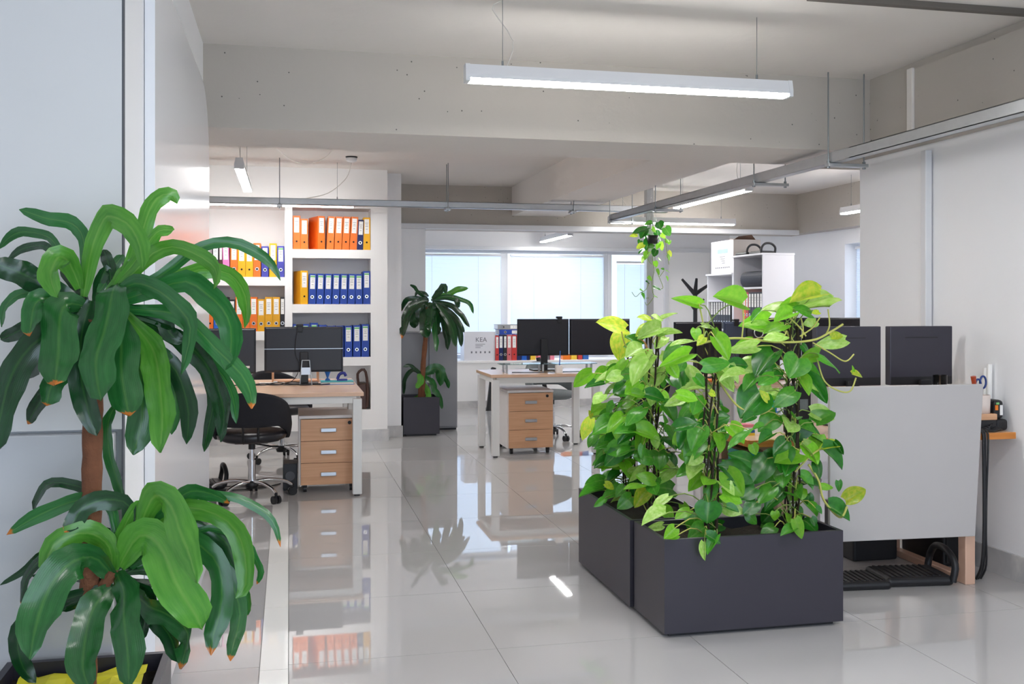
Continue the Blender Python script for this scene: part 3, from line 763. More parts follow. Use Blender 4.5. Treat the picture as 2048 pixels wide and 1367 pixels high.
def footrest(label, loc, rz, s=1.0):
    t = thing('footrest', label, 'footrest', loc, rz, 'black ribbed footrests with loop handle')
    B('plate', m_black, (-.19*s, .15*s, -.125*s, .125*s, 0, .045*s), t, .02*s, 3)
    rb = MB()
    for i in range(9): x = -.16*s+.03*s*i; rb.box(x, x+.012*s, -.10*s, .10*s, .045*s, .05*s)
    rb.build('ribs', m_black, t)
    pts = smooth_path([(.14*s, -.12*s, .02*s), (.155*s, -.115*s, .10*s), (.15*s, -.05*s, .155*s), (.15*s, .05*s, .155*s), (.155*s, .115*s, .10*s), (.14*s, .12*s, .02*s)], 20)
    MB().tube(pts, .017*s, 10).build('handle', m_black, t)
    return t
footrest('black ribbed footrest with loop handle on the floor under the grey screen', (2.995, 4.37, 0), -.12)
footrest('black ribbed footrest next to the planter, its handle hidden', (2.64, 4.365, 0), PI-.1, .9)
footrest('dark footrest lying on the floor under the left desk', (-.62, 7.72, 0), .2)

# centre desk island
desk('beech topped desk with white legs in the middle of the room', (1.75, 8.66, 0), 1.02, .74)
pedestal('beech drawer pedestal under the middle desk', (1.93, 8.82, 0), .43, .56, .58)
monitor('dark monitor at left end of the middle desk, webcam on top', (2.345, 9.14, .735), .50, .345, .14, 0)
monitor('dark monitor touching the right side of the webcam monitor', (2.925, 9.30, .735), .60, .345, .14, 0, stand=False).location = (2.905, 9.145, .735)
wc2 = dup(wc, (2.50, 9.15, 1.2225), 0, 'small webcam on the middle monitors')
for ch in [c for c in wc2.children if c.name.startswith('cable')]: bpy.data.objects.remove(ch)
def riser(label, loc, w):
    t = thing('glass_riser', label, 'stand', loc, 0, 'glass monitor risers')
    B('glass_top', m_gshelf, (-w/2, w/2, -.1, .1, .075, .083), t)
    for x in (-w/2+.05, w/2-.05):
        for y in (-.07, .07): MB().cyl((x, y, 0), (x, y, .075), .01, n=10).build('leg', m_alu, t)
    return t
riser('low glass riser on the left of the middle desk', (2.10, 8.93, .735), .44)
riser('low glass riser near the right end of the middle desk', (2.58, 8.93, .735), .40)
MBp = thing('pen_holder', 'white square pen holder with one pen on the middle desk', 'pen holder', (2.40, 8.78, .735))
B('cup', m_paper, (-.028, .028, -.028, .028, 0, .07), MBp, .003); MB().cyl((.005, 0, .07), (.012, 0, .20), .0045, n=8).build('pen', m_blue, MBp)
cable('black mouse cable on the middle desk', [(1.98, 8.86, .7405), (2.2, 8.82, .7405), (2.3, 8.86, .7405), (2.5, 8.84, .7405), (2.68, 8.88, .7405)])
chair('grey office chair behind the middle desk', (2.62, 9.85, 0), PI+.25, m_grey, m_grey)
chair('black office chair right of the middle desk, behind the leafy vines', (3.02, 8.45, 0), .9)
ea = thing('cardboard_box', 'white carton with faint lettering on the window sill beside the far plant', 'box', (2.47, 13.0, SILL))
B('carton', m_cab, (-.21, .21, 0, .3, 0, .385), ea, .003)
cu = bpy.data.curves.new('letters', 'FONT'); cu.body = 'KEA'; cu.size = .085; cu.extrude = .0006; cu.materials.append(m_ink)
fo = bpy.data.objects.new('letters', cu); C.objects.link(fo); fo.parent = ea; fo.location = (-.06, -.001, .25); fo.rotation_euler = (PI/2, 0, 0)
bpy.context.view_layer.update()
me_ = bpy.data.meshes.new_from_object(fo.evaluated_get(bpy.context.evaluated_depsgraph_get())); lm = bpy.data.objects.new('lettering', me_); C.objects.link(lm); lm.parent = ea; lm.location = fo.location; lm.rotation_euler = fo.rotation_euler; bpy.data.objects.remove(fo)
pr = MB()
for k in range(3): pr.box(-.06, .07-.03*k, -.001, 0, .215-.022*k, .221-.022*k)
for k in range(5): pr.box(-.12+.06*k, -.10+.06*k, -.001, 0, .10, .125)
pr.build('print', m_ink, ea)
for k, (x, w, mm, nm) in enumerate([(3.30, .075, m_pink, 'pale pink'), (3.385, .07, m_gap, 'dark grey'), (3.46, .06, m_pink, 'dull rose'), (3.66, .10, m_orange, 'orange'), (3.765, .08, m_yelp, 'yellow'), (3.85, .06, m_redp, 'red'), (3.93, .08, m_blue, 'blue')]):
    t = thing('small_box', '%s small card box on the window sill behind the monitors' % nm, 'box', (x, 13.0, SILL))
    B('tray', mm, (-w/2, w/2, 0, .12, 0, .062), t, .002); B('lid', mm, (-w/2-.002, w/2+.002, -.002, .122, .062, .075), t, .002)
tb = thing('tea_box', 'red white and yellow packet on the window sill beside the files', 'box', (3.20, 13.02, SILL))
B('carton', m_yelp, (-.035, .035, 0, .1, 0, .44), tb, .002); B('band', m_redp, (-.0355, .0355, -.001, .03, .36, .40), tb); B('top_panel', m_paper, (-.0352, .0352, -.0008, .1, .40, .4405), tb)
tr_ = thing('trestle', 'black trestle with slanting legs by the window sill, behind the middle desk', 'trestle', (0, 0, 0))
for a, bb in ((P(977, 822, 12.55), P(987, 735, 12.70)), (P(1100, 822, 12.55), P(1076, 715, 12.70))):
    a.z = .0; MB().tube([a, bb], [.036, .036], 4).build('leg', m_black, tr_)
MB().tube([P(985, 742, 12.72), P(1080, 738, 12.72)], .02, 6).build('rail', m_black, tr_)

# right rear desks
def desk2(label, loc):
    t = desk(label, loc, 1.5, .72)
    B('side_panel', m_screenp, (-.006, .012, .09, .63, .30, .70), t)
    return t
desk2('beech desk at right rear, farther of the two seen through the vines', (3.37, 7.90, 0))
desk2('beech desk at right rear, nearer of the two seen through the vines', (3.37, 7.13, 0))
monitor('dark monitor beside the blue grey one on the right rear desk', (3.60, 8.42, .735), .46, .34, .125)
monitor('blue grey monitor back with a webcam on the right rear desk', (4.01, 8.40, .735), .34, .34, .125, 0, m_bluemon)
dup(wc2, (3.95, 8.40, 1.2025), 0, 'white topped webcam on the blue grey monitor')
monitor('dark monitor farthest right, beneath the white cabinet and far right window', (4.47, 7.62, .735), .56, .35, .16)
monitor('dark monitor left of the farthest right one, behind the vines', (3.93, 7.62, .735), .50, .35, .16)
bt = thing('water_bottle', 'clear plastic water bottle on the right rear desk behind the vines', 'bottle', tuple(P(1467, 730, 7.4).xy)+(.735,))
MB().lathe([(.0, 0), (.032, .002), (.034, .03), (.031, .045), (.034, .06), (.034, .12), (.03, .135), (.034, .15), (.03, .185), (.014, .22), (.013, .235), (.0, .235)], n=18).build('body', m_clear, bt)
MB().lathe([(.0, .235), (.015, .235), (.015, .252), (.0, .252)], n=14).build('cap', m_blue, bt)
wcr = thing('desk_speaker', 'round black desk speaker with silver ring behind the vines', 'speaker', tuple(P(1512, 700, 7.3).xy)+(.735,))
MB().lathe([(.0, 0), (.05, 0), (.05, .01), (.012, .016), (.012, .36), (.0, .36)], n=18).build('base', m_black, wcr)
MB().cyl((0, -.045, .40), (0, .045, .40), .055, n=24).build('body', m_black, wcr)
rr = MB(); rr.tube([(.038*math.cos(a), -.047, .40+.038*math.sin(a)) for a in [2*PI*i/20 for i in range(21)]], .006, 6, cap=False); rr.build('ring', m_chrome, wcr)
pf = thing('paper_tray', 'orange file tray on the right rear desk behind the vines', 'tray', tuple(P(1425, 745, 7.5).xy)+(.735,))
B('base', m_orange, (-.12, .12, 0, .2, 0, .01), pf); B('side', m_orange, (-.12, -.112, 0, .2, .01, .05), pf); B('side', m_orange, (.112, .12, 0, .2, .01, .05), pf)
for k in range(4):
    q = P(1330+22*k, 735, 7.6); cable('dark cable on the right rear desk, %s from the left' % ORD[k], [(q.x+.12, q.y+.3, .7405), (q.x+.2, q.y+.2, .7405), (q.x+.26, q.y+.36, .7405), (q.x+.36, q.y+.3, .7405)])

# near right desk with screen panel
nd = thing('office_desk', 'desk with orange edged top and grey front screen by the right wall', 'desk', (0, 0, 0))
tt = MB().box(2.06, 3.455, 4.225, 4.90, .705, .731).build('tabletop', m_beech, nd)
B('edge_band', m_edge, (2.055, 3.457, 4.216, 4.225, .700, .732), nd, .002); B('edge_band', m_edge, (2.048, 2.06, 4.225, 4.90, .700, .732), nd, .002)
mb = MB()
x0, x1 = 2.44, 3.252
mb.v += [(x0, 4.185, .255), (x1-.045, 4.185, .245), (x1, 4.185, .972), (x0, 4.185, .972), (x0, 4.207, .255), (x1-.045, 4.207, .245), (x1, 4.207, .972), (x0, 4.207, .972)]
for q in ((0, 1, 2, 3), (7, 6, 5, 4), (0, 4, 5, 1), (1, 5, 6, 2), (2, 6, 7, 3), (3, 7, 4, 0)): mb.face(q)
mb.build('front_screen', m_screenp, nd, .004)
for xx in (3.19, 2.20):
    lp = MB(); w = .055
    lp.box(xx, xx+w, 4.235, 4.29, 0.0, .70); lp.box(xx, xx+w, 4.90-.055, 4.90, 0, .70); lp.box(xx, xx+w, 4.29, 4.845, 0, .035); lp.box(xx, xx+w, 4.29, 4.845, .66, .70)
    lp.build('loop_leg', m_pframe, nd, .004)
for x, lab in ((P(1698, 700, 4.62).x, 'old dark monitor behind the grey screen, left one with its edge in the vines'), (P(1843, 700, 4.62).x, 'old dark monitor behind the grey screen, right one by the wall')):
    monitor(lab, (x, 4.62, .731), .366, .305, .205, 0, m_monb2, slit=True, nm='monitor', thin=.045)
cupg = thing('glass_tumbler', 'small clear glass on the desk in front of the right old monitor', 'glass', (P(1880, 760, 4.42).x, 4.42, .731))
MB().lathe([(.0, 0), (.03, 0), (.034, .27), (.031, .27), (.027, .006), (.0, .006)], n=20).build('bowl', m_clear, cupg)
ped = thing('drawer_pedestal', 'white low cabinet under the left end of the orange edged desk', 'drawer unit', (2.09, 4.36, 0))
B('carcass', m_carc, (0, .40, 0, .50, .05, .50), ped, .003); B('top_panel', m_carc, (-.005, .405, -.005, .505, .50, .52), ped, .003)
for x in (.05, .35):
    for y in (.06, .44): MB().cyl((x, y, 0), (x, y, .05), .022, n=12).build('caster', m_black, ped)
te = thing('teal_carton', 'teal carton with white label standing on the low white cabinet', 'box', (2.20, 4.40, .52))
B('carton', m_teal, (-.075, .15, 0, .2, 0, .13), te, .002); B('label_card', m_paper, (-.05, .08, -.001, 0, .05, .10), te); B('lid', m_cardb, (-.077, .152, -.002, .202, .13, .142), te)
for k in range(3):
    tag(B('paper_stack', m_paper, (2.10-.004*k, 2.115+.0, 4.62, 4.82, .52, .53), None), '', 'paper') if False else None
ps = thing('paper_pile', 'loose pile of papers on the low white cabinet', 'papers', (2.10, 4.62, .52))
for k in range(6):
    a = (-.06, .05, -.03, .08, -.05, .02)[k]
    MB().box(0, .21, 0, .2, .006*k, .006*k+.005, 0, Matrix.Rotation(a, 4, 'Z')).build('sheet', m_paper if k % 2 == 0 else m_grey, ps)
cal = thing('desk_calendar', 'blue spiral desk calendar standing on the orange edged desk', 'calendar', (2.245, 4.44, .731))
rot = Matrix.Rotation(math.radians(-14), 4, 'X')
B('card', m_paper, (-.095, .095, 0, .003, 0, .20), cal).matrix_basis = rot
MB().box(-.09, .09, -.002, 0, .10, .195).build('picture', m_blue, cal).matrix_basis = rot
ar = MB()
random.seed(5)
for k in range(7):
    x = -.08+.025*k; ar.quad((x, -.0026, .105+.01*(k % 3)), (x+.02, -.0026, .11), (x+.035, -.0026, .165), (x+.01, -.0026, .15), k % 3)
ar.build('picture_shapes', [m_paper, m_dblue, m_teal], cal).matrix_basis = rot
sp = MB()
for k in range(14):
    x = -.085+.013*k; sp.tube([(x, .0015+.007*math.cos(a), .20+.007*math.sin(a)) for a in [2*PI*i/8 for i in range(9)]], .0012, 4, cap=False)
sp.build('spiral', m_alu, cal).matrix_basis = rot
MB().box(-.095, .095, .095, .098, 0, .199, 0, Matrix.Rotation(math.radians(14), 4, 'X')).build('rear_card', m_paper, cal)
dk = thing('desk_phone', 'black desk phone standing left of the old monitors behind the vines', 'phone', (2.395, 4.36, .731))
B('body', m_black, (-.05, .05, 0, .10, 0, .24), dk, .012, 3); B('keypad', m_grey, (-.012, .03, -.001, 0, .12, .17), dk); B('handset', m_black, (-.048, -.02, -.02, 0, .05, .2), dk, .006)
sn = thing('sticky_notes', 'small cube of pink white and yellow sticky notes on the desk corner', 'notes', (2.135, 4.42, .731))
for k, mm in enumerate((m_yelp, m_blue, m_paper, m_pink)): B('pad', mm, (-.03+.002*k, .03, -.03, .03, .013*k, .013*k+.0125), sn)
# things at the wall end of that desk
hp = thing('pen_pot', 'frosted plastic pot on a wooden block beside the right wall', 'pot', (3.345, 4.33, .7315))
B('block', m_beechf, (-.055, .055, -.055, .055, .055, .085), hp, .004); B('block_foot', m_black, (-.05, .05, -.05, .05, 0, .055), hp)
MB().lathe([(.0, .085), (.045, .085), (.047, .175), (.044, .175), (.042, .09), (.0, .09)], n=24).build('pot', M('frosted_plastic', (228, 214, 206), .4), hp)
sc = thing('scissors', 'blue handled scissors standing in the frosted pot', 'scissors', (3.35, 4.335, .823))
def loop(mb, c, rx, rz_, r, m=0, y=0.0): mb.tube([(c[0]+rx*math.cos(a), y, c[1]+rz_*math.sin(a)) for a in [2*PI*i/16 for i in range(17)]], r, 6, m, False)
mb = MB(); loop(mb, (-.016, .135), .015, .026, .005, 0, -.004); loop(mb, (.018, .145), .017, .03, .005, 0, .004); mb.tube([(-.008, -.004, .11), (.012, -.004, .002)], .005, 6); mb.tube([(.008, .004, .115), (-.012, .004, .002)], .005, 6); mb.build('handles', M('blue_handle', (34, 62, 130), .35), sc)
oc = tag(MB().tube([(3.318, 4.325, .8225), (3.312, 4.32, .90), (3.292, 4.312, 1.0)], [.006, .008, .013], 8).build('cutter', M('rust_red_plastic', (170, 66, 34), .4)), 'rust red cutter leaning out of the frosted pot', 'cutter')
hb = thing('cable_bag', 'black mesh bundle with orange and white tags beside the pot', 'bundle', (3.425, 4.35, .7315))
B('body', m_black, (-.022, .035, -.05, .12, .055, .15), hb, .02, 3); B('pad', m_black, (-.02, .05, -.06, .1, 0, .055), hb, .015, 3)
B('tag', m_orange, (-.018, -.002, -.0515, -.048, .10, .125), hb); B('tag', m_paper, (.008, .024, -.0515, -.048, .075, .125), hb); B('tag', m_green, (-.012, .004, -.0515, -.048, .128, .138), hb)
random.seed(11)
for k in range(5):
    y = 4.285+.008*k
    cable('black cord in the tangle by the wall, %s from the left' % ORD[k], [(3.27+.03*k, y, .737), (3.30+.02*k, y-.035, .745+.006*k), (3.35, y-.045+.004*k, .737), (3.40, y-.02, .742+.004*k), (3.44, y+.01, .737)], .0045)
for k, (dx, mm, nm) in enumerate(((0, m_black, 'thick black'), (.012, M('dark_green_cable', (44, 66, 56), .5), 'dark green'), (.026, m_black, 'thin black'))):
    cable('%s cable hanging down from the desk edge to the floor by the wall' % nm, [(3.27+dx, 4.30, .738), (3.265+dx, 4.212, .742), (3.262+dx, 4.200, .66), (3.266+dx*.6, 4.202, .45), (3.268+dx*.5, 4.205, .25), (3.275+dx, 4.23, .09), (3.30+dx, 4.30, .007)], .007 if k == 0 else .005)
rp = thing('paper_roll', 'two white paper rolls standing against the right wall', 'paper roll', (3.463, 4.42, .7315))
for k in range(2): MB().cyl((0, .03*k, 0), (0.008, .03*k, .32-.02*k), .0125, n=12).build('roll', m_paper, rp)
pc = thing('computer_case', 'black computer case lying on the floor under the orange edged desk', 'computer', (3.36, 4.52, 0))
B('case', m_black, (-.085, .085, 0, .36, .015, .22), pc, .01); 
for y in (.04, .3): B('foot', m_black, (-.07, .07, y, y+.03, 0, .015), pc)
B('front_panel', m_screen, (-.07, .07, -.004, 0, .03, .20), pc)
pb = thing('toolbox', 'dark box with pale lid edge behind the computer case', 'box', (3.03, 4.74, 0))
B('body', m_black, (-.13, .13, 0, .3, 0, .26), pb, .012, 3); B('lid', m_gap, (-.132, .132, -.002, .302, .26, .275), pb, .004)

# ------------------------------------------------------------------ right rear cabinets, coat stand
def shelf_unit(label, y0, y1, h, shelves):
    t = thing('open_cabinet', label, 'cabinet', (4.86, y0, 0)); d = y1-y0; w = .36; e = .02
    B('side_panel', m_cab, (0, w, 0, e, .0, h-e), t); B('side_panel', m_cab, (0, w, d-e, d, .0, h-e), t); B('back_panel', m_cab, (w-.01, w, e, d-e, 0, h-e), t)
    B('top_panel', m_cab, (-.02, w+.005, -.004, d+.004, h-e, h), t, .002)
    for z in shelves: B('shelf', m_cab, (0.005, w-.01, e, d-e, z-e, z), t)
    return t
shelf_unit('tall white open cabinet at right rear with a bag inside', 9.67, 10.395, 1.90, [.06, .42, .80, 1.17, 1.545])
shelf_unit('lower white open cabinet left of the tall one, carton on top', 10.40, 11.10, 1.715, [.06, .40, .74, 1.08, 1.41])
def rbinders(items, z, where, group):
    for i, (col, y) in enumerate(items):
        o = ORD[i] if i < len(items)-1 else 'rightmost'
        put_binder(binder(col, .062, .32, 1, 0), (4.885, y, z), '%s file, %s %s' % (col, o+('' if o in ('leftmost', 'rightmost') else ' from left'), where), group, 0, -PI/2)
rbinders([('black', 11.02-.068*i) for i in range(8)], 1.08, 'in the lower white cabinet', 'files in the lower white cabinet')
rbinders([('orange', 10.16), ('red', 10.095)]+[('black', 10.028-.066*i) for i in range(5)], 1.17, 'in the tall white cabinet', 'files in the tall white cabinet')
cb = thing('large_carton', 'white carton with blue print and open flaps on the lower white cabinet', 'box', (4.88, 10.43, 1.715))
B('carton', m_card, (.002, .335, .002, .60, 0, .375), cb)
B('printed_side', m_cab, (0, .002, 0, .60, 0, .375), cb)
pr = MB(); pr.box(-.001, 0, .14, .42, .23, .28); pr.build('logo_print', m_blueprint, cb)
pr = MB()
for k in range(4): pr.box(-.001, 0, .22, .36-.02*k, .19-.025*k, .197-.025*k)
for k in range(8): pr.box(-.001, 0, .10+.05*k, .125+.05*k, .06, .075)
pr.build('text_print', m_ink, cb)
MB().quad((.03, .05, .376), (.30, .05, .376), (.22, -.01, .43), (.06, -.01, .41)).quad((.03, .02, .376), (.30, .02, .376), (.3, .3, .40), (.03, .3, .40)).build('flap', m_cardb, cb)
for y, l in ((9.985, 'nearer to us'), (10.265, 'farther left')):
    footrest('black loop handled footrest on top of the tall white cabinet, %s one' % l, (4.985+.03*(y < 10), y, 1.90), -PI/2+.12, .72)
dg = thing('duffel_bag', 'black duffel bag lying on the upper shelf of the tall cabinet', 'bag', (5.03, 10.02, 1.545))
B('body', M('black_nylon', (36, 40, 54), .6, bump=.2, bscale=50), (-.14, .13, -.31, .31, 0, .175), dg, .075, 5)
MB().tube(smooth_path([(-.08, -.15, .15), (-.12, -.08, .1), (-.12, .08, .1), (-.08, .15, .15)], 12), .008, 6).build('strap', m_black, dg)
for k in range(3):
    tag(B('paper_stack', [m_paper, m_grey, m_paper][k], (4.90+.01*k, 5.12, 10.55, 10.85, 1.41+.022*k, 1.431+.022*k), None), ['white paper stack lowest on the lower cabinet shelf', 'grey folder between two paper stacks in lower cabinet', 'white paper stack topmost on the lower cabinet shelf'][k], 'papers', 'papers in the lower cabinet')
cs = thing('coat_stand', 'black branching coat stand beside the white cabinets', 'coat stand', (0, 0, 0))
YC = 11.9; base = P(1390.5, 640, YC)
MB().cyl((base.x, YC, .01), (base.x, YC, P(1390, 585, YC).z), .03, .026, 10).build('pole', m_black, cs)
q = P(1390, 588, YC)
for (x, y, dy) in ((1364, 558, 0), (1393, 557, -.12), (1421, 567, 0.05)): MB().tube([q, P(x, y, YC+dy)], [.03, .016], 8).build('arm', m_black, cs)
q = P(1390, 618, YC)
for (x, y) in ((1408, 598), (1376, 602)): MB().tube([q, P(x, y, YC)], [.026, .012], 8).build('arm', m_black, cs)
for k in range(3): a = k*2*PI/3+.5; MB().tube([(base.x, YC, .12), (base.x+.24*math.cos(a), YC+.24*math.sin(a), .012)], [.02, .012], 8).build('foot', m_black, cs)

# ------------------------------------------------------------------ grey cabinet and planters
gc = thing('steel_cabinet', 'plain grey steel cabinet behind the far potted plant', 'cabinet', (1.17, 10.72, 0))
B('body', m_greycab, (0, .62, .012, .42, .02, 1.06), gc, .004); B('plinth', m_black, (.01, .61, .03, .40, 0, .02), gc)
for s in (0, 1): dr = B('door', m_greycab, (.012+.30*s, .30+.31*s, -.004, .012, .04, 1.04), gc, .002); B('handle', m_alu, (.27+.06*s, .285+.06*s, -.016, -.004, .5, .6), dr)
def planter(name, label, x0, x1, y0, y1, h=.40, band=False):
    t = thing(name, label, 'planter', ((x0+x1)/2, (y0+y1)/2, 0)); w, d = (x1-x0)/2, (y1-y0)/2; e = .018
    B('plinth', m_black, (-w+.03, w-.03, -d+.03, d-.03, 0, .018), t)
    mb = MB()   # open box, walls of thickness e
    mb.box(-w, w, -d, -d+e, .018, h); mb.box(-w, w, d-e, d, .018, h); mb.box(-w, -w+e, -d+e, d-e, .018, h); mb.box(w-e, w, -d+e, d-e, .018, h); mb.box(-w+e, w-e, -d+e, d-e, .018, .04)
    mb.build('box_walls', m_planter, t)
    so = MB(); nx, ny = 14, 10
    for i in range(nx+1):
        for j in range(ny+1):
            x = -w+e+(2*w-2*e)*i/nx; y = -d+e+(2*d-2*e)*j/ny
            so.v.append((x, y, h-.045+random.uniform(-.008, .012)))
    for i in range(nx):
        for j in range(ny): a = i*(ny+1)+j; so.face((a, a+ny+1, a+ny+2, a+1), 0, True)
    so.build('soil', m_soil, t)
    return t
random.seed(21)
planter('planter_box', 'dark grey rectangular planter nearest us, holding the leafy vines', 1.485, 2.285, 3.815, 4.18)
planter('planter_box', 'dark grey rectangular planter lying lengthwise behind the nearest one', 1.473, 1.873, 4.20, 5.0)
planter('planter_box', 'dark square planter of the far plant beside the binder shelves', 1.155, 1.53, 10.29, 10.66)
planter('planter_box', 'dark square planter of the large plant at lower left', -.70, -.302, 2.36, 2.77, .44)
random.seed(2); ysh = MB()
for i in range(9):
    for j in range(6): ysh.v.append((-.655+.30*i/8, 2.54+.19*j/5, .412+random.uniform(-.006, .014)))
for i in range(8):
    for j in range(5): a = i*6+j; ysh.face((a, a+6, a+7, a+1))
tag(ysh.build('fertiliser_sheet', m_yel), 'crumpled yellow sheet on the soil of the large left planter', 'sheet')

# ------------------------------------------------------------------ leaves
def heart_mesh(name, fold, droop, curl):
    me = bpy.data.meshes.new(name); nr, nc = 10, 3
    vs, fs, uvs = [], [], []
    for i in range(nr+1):
        t = i/nr
        hw = .5*(math.sin(PI*min(1, t*.94+.06)**.74))**.72*(1-.10*t)
        if i == nr: hw = 0.004
        for j in range(-nc, nc+1):
            a = j/nc
            x = t + (-.13*abs(a)**1.5*(1-t)**3)            # lobes reach back past the stalk
            y = hw*a
            z = abs(y)*fold - droop*(t**2.0) + curl*math.sin(t*5+a*2)*.04 - .10*abs(a)**3*hw
            vs.append((x, y, z)); uvs.append((t, .5+.5*a))
    w = 2*nc+1
    for i in range(nr):
        for j in range(w-1): fs.append((i*w+j, (i+1)*w+j, (i+1)*w+j+1, i*w+j+1))
    me.from_pydata(vs, [], fs)
    ul = me.uv_layers.new(name='UVMap')
    for p in me.polygons:
        p.use_smooth = True
        for li in p.loop_indices: ul.data[li].uv = uvs[me.loops[li].vertex_index]
    return me
HEARTS = []
for sh in range(5):
    row_ = []
    for k, (f, d, c) in enumerate(((.25, .12, .5), (.5, .22, -.6), (.1, .30, .9), (.7, .10, .3))):
        me = heart_mesh('pothos_leaf', f, d, c); me.materials.append(POTHOS[sh]); row_.append(me)
    HEARTS.append(row_)
def add_leaf(parent, Bp, Tp, wr, sh, tilt, k=None, name='leaf'):
    """heart leaf from base Bp to tip Tp; tilt turns its face round the midrib"""
    Bp, Tp = Vector(Bp), Vector(Tp); d = Tp-Bp; L = d.length; x = d/L
    n0 = Vector((-ST*.8, -CT*.8, .75))
    n0 = (n0-x*n0.dot(x))
    if n0.length < .1: n0 = x.orthogonal()
    n0.normalize(); y0 = n0.cross(x)
    n = n0*math.cos(tilt)+y0*math.sin(tilt); y = n.cross(x)
    o = bpy.data.objects.new(name, HEARTS[sh][random.randrange(4) if k is None else k]); C.objects.link(o); o.parent = parent
    W = L*wr*1.05
    m = Matrix((( x.x*L, y.x*W, n.x*L, Bp.x), (x.y*L, y.y*W, n.y*L, Bp.y), (x.z*L, y.z*W, n.z*L, Bp.z), (0, 0, 0, 1)))
    o.matrix_local = Matrix.Translation(-parent.location) @ m if parent.location.length else m
    return o

A, Bv, Cv, Dv = (1160, 580, 4.273), (1160, 850, 5.063), (1440, 820, 4.556), (1380, 600, 3.797)
SPEC = []
def sp_(view, rows):
    ox, oy, s = view
    for r in rows: SPEC.append((ox+r[0]/s, oy+r[1]/s, ox+r[2]/s, oy+r[3]/s, r[4], r[5]))
sp_(A, [(390,330,170,260,.45,4),(350,365,330,580,.55,4),(600,240,510,210,.5,4),(690,245,820,185,.4,3),(695,245,630,200,.6,3),(1020,125,825,65,.28,2),(600,300,490,360,.5,4),(690,330,505,400,.5,3),
 (680,400,860,350,.35,3),(730,400,640,470,.6,3),(530,430,410,395,.4,1),(480,470,390,470,.5,1),(540,505,400,560,.7,3),(620,545,430,630,.4,3),(860,470,720,600,.5,1),(930,550,700,640,.3,2),(990,330,990,420,.7,2),
 (1040,300,1150,320,.5,3),(1150,330,1170,400,.5,2),(1150,400,1270,580,.5,2),(1060,400,1010,460,.6,4),(960,440,780,450,.3,3),(1050,650,1280,610,.4,1),(1220,720,1340,640,.5,3),(330,620,220,680,.6,3),(410,650,310,720,.7,1),
 (350,740,150,740,.4,3),(440,770,270,790,.35,3),(400,800,290,870,.6,0),(590,600,450,790,.5,3),(650,660,610,830,.75,3),(690,680,720,820,.5,1),(560,740,530,870,.6,1),(760,640,840,740,.6,2),(880,610,860,690,.7,1),(980,740,1060,820,.6,1),
 (930,850,1130,830,.35,3),(830,890,1005,930,.4,2),(880,920,745,975,.4,3),(1110,870,1160,900,.9,4),(490,840,310,890,.4,1),(440,880,560,910,.5,2),(560,890,720,930,.5,0),(720,940,660,1040,.5,2),(450,970,300,1060,.5,1),(200,890,115,960,.7,3),
 (90,1100,10,1250,.45,4),(100,1080,80,1030,.6,4),(290,1120,125,1200,.6,1),(140,1230,70,1330,.5,1),(540,1010,390,1110,.5,1),(560,1150,400,1230,.4,1),(480,1200,680,1270,.6,2),(620,1260,660,1350,.6,3),(1060,1150,1265,1070,.75,0),(1000,1120,860,1340,.6,0),
 (1040,1180,960,1360,.6,1),(1240,1220,1100,1330,.4,1),(820,1180,1000,1120,.5,0),(420,1330,250,1360,.4,1),(240,1310,130,1350,.3,1)])
sp_(Bv, [(480,190,245,290,.4,1),(320,345,155,400,.45,0),(500,330,340,430,.6,2),(370,390,270,410,.4,3),(250,555,70,580,.5,1),(240,660,5,700,.38,1),(250,590,345,640,.5,4),(250,740,150,820,.4,1),(430,660,230,720,.5,1),(410,480,280,580,.5,0),
 (520,690,305,820,.4,3),(680,640,560,820,.5,4),(520,860,415,890,.5,2),(660,420,510,560,.3,3),(760,560,600,500,.5,2),(640,600,470,590,.35,2),(940,650,690,610,.5,1),(980,440,770,540,.35,3),(900,720,740,820,.4,3),(870,890,640,985,.45,3),
 (830,1010,690,1050,.35,3),(960,1040,860,1140,.6,2),(990,1110,890,1140,.4,2),(1110,860,970,930,.55,2),(1160,880,1160,1090,.7,1),(1240,480,1110,650,.5,2),(1380,450,1290,560,.5,1),(1350,580,1280,790,.45,1),(1300,780,1290,980,.95,0),(1440,1010,1280,1040,.4,0),
 (1280,1110,1430,1180,.5,0),(1260,1180,1260,1360,.3,3),(1390,1110,1280,1280,.4,1),(1210,150,1080,350,.55,1),(830,300,800,430,.5,1),(740,330,580,300,.6,1),(640,200,620,340,.4,1)])
sp_(Cv, [(20,760,200,830,.6,2),(190,640,60,650,.4,0),(270,590,55,480,.55,0),(280,470,100,400,.4,0),(430,440,300,650,.6,0),(590,590,430,740,.6,1),(320,710,190,800,.6,0),(480,700,360,830,.6,1),(330,840,220,940,.6,0),(250,950,340,1030,.6,1),(500,920,510,1000,.8,2),
 (500,1060,390,1110,.6,1),(680,1080,560,1130,.5,1),(670,890,750,990,.7,1),(680,990,755,1160,.5,2),(740,700,640,790,.8,2),(800,760,810,880,.6,0),(720,590,850,710,.6,1),(730,400,520,450,.5,2),(520,420,580,560,.5,1),(600,280,500,380,.6,0),(480,220,360,290,.5,0),
 (740,80,680,260,.9,0),(900,220,850,370,.7,2),(1060,320,920,330,.5,4),(920,340,1120,520,.45,0),(1040,280,1125,400,.25,0),(870,110,1035,0,.7,1),(870,470,940,610,.6,0),(910,690,1040,700,.35,2),(1080,640,1100,735,.6,0),(1140,820,1320,720,.5,4),(980,870,1185,990,.5,0),
 (870,890,930,940,.7,0),(830,980,880,1050,.7,0),(60,880,170,920,.5,0),(260,180,70,280,.3,1),(400,150,300,170,.4,1),(290,310,330,400,.7,2)])
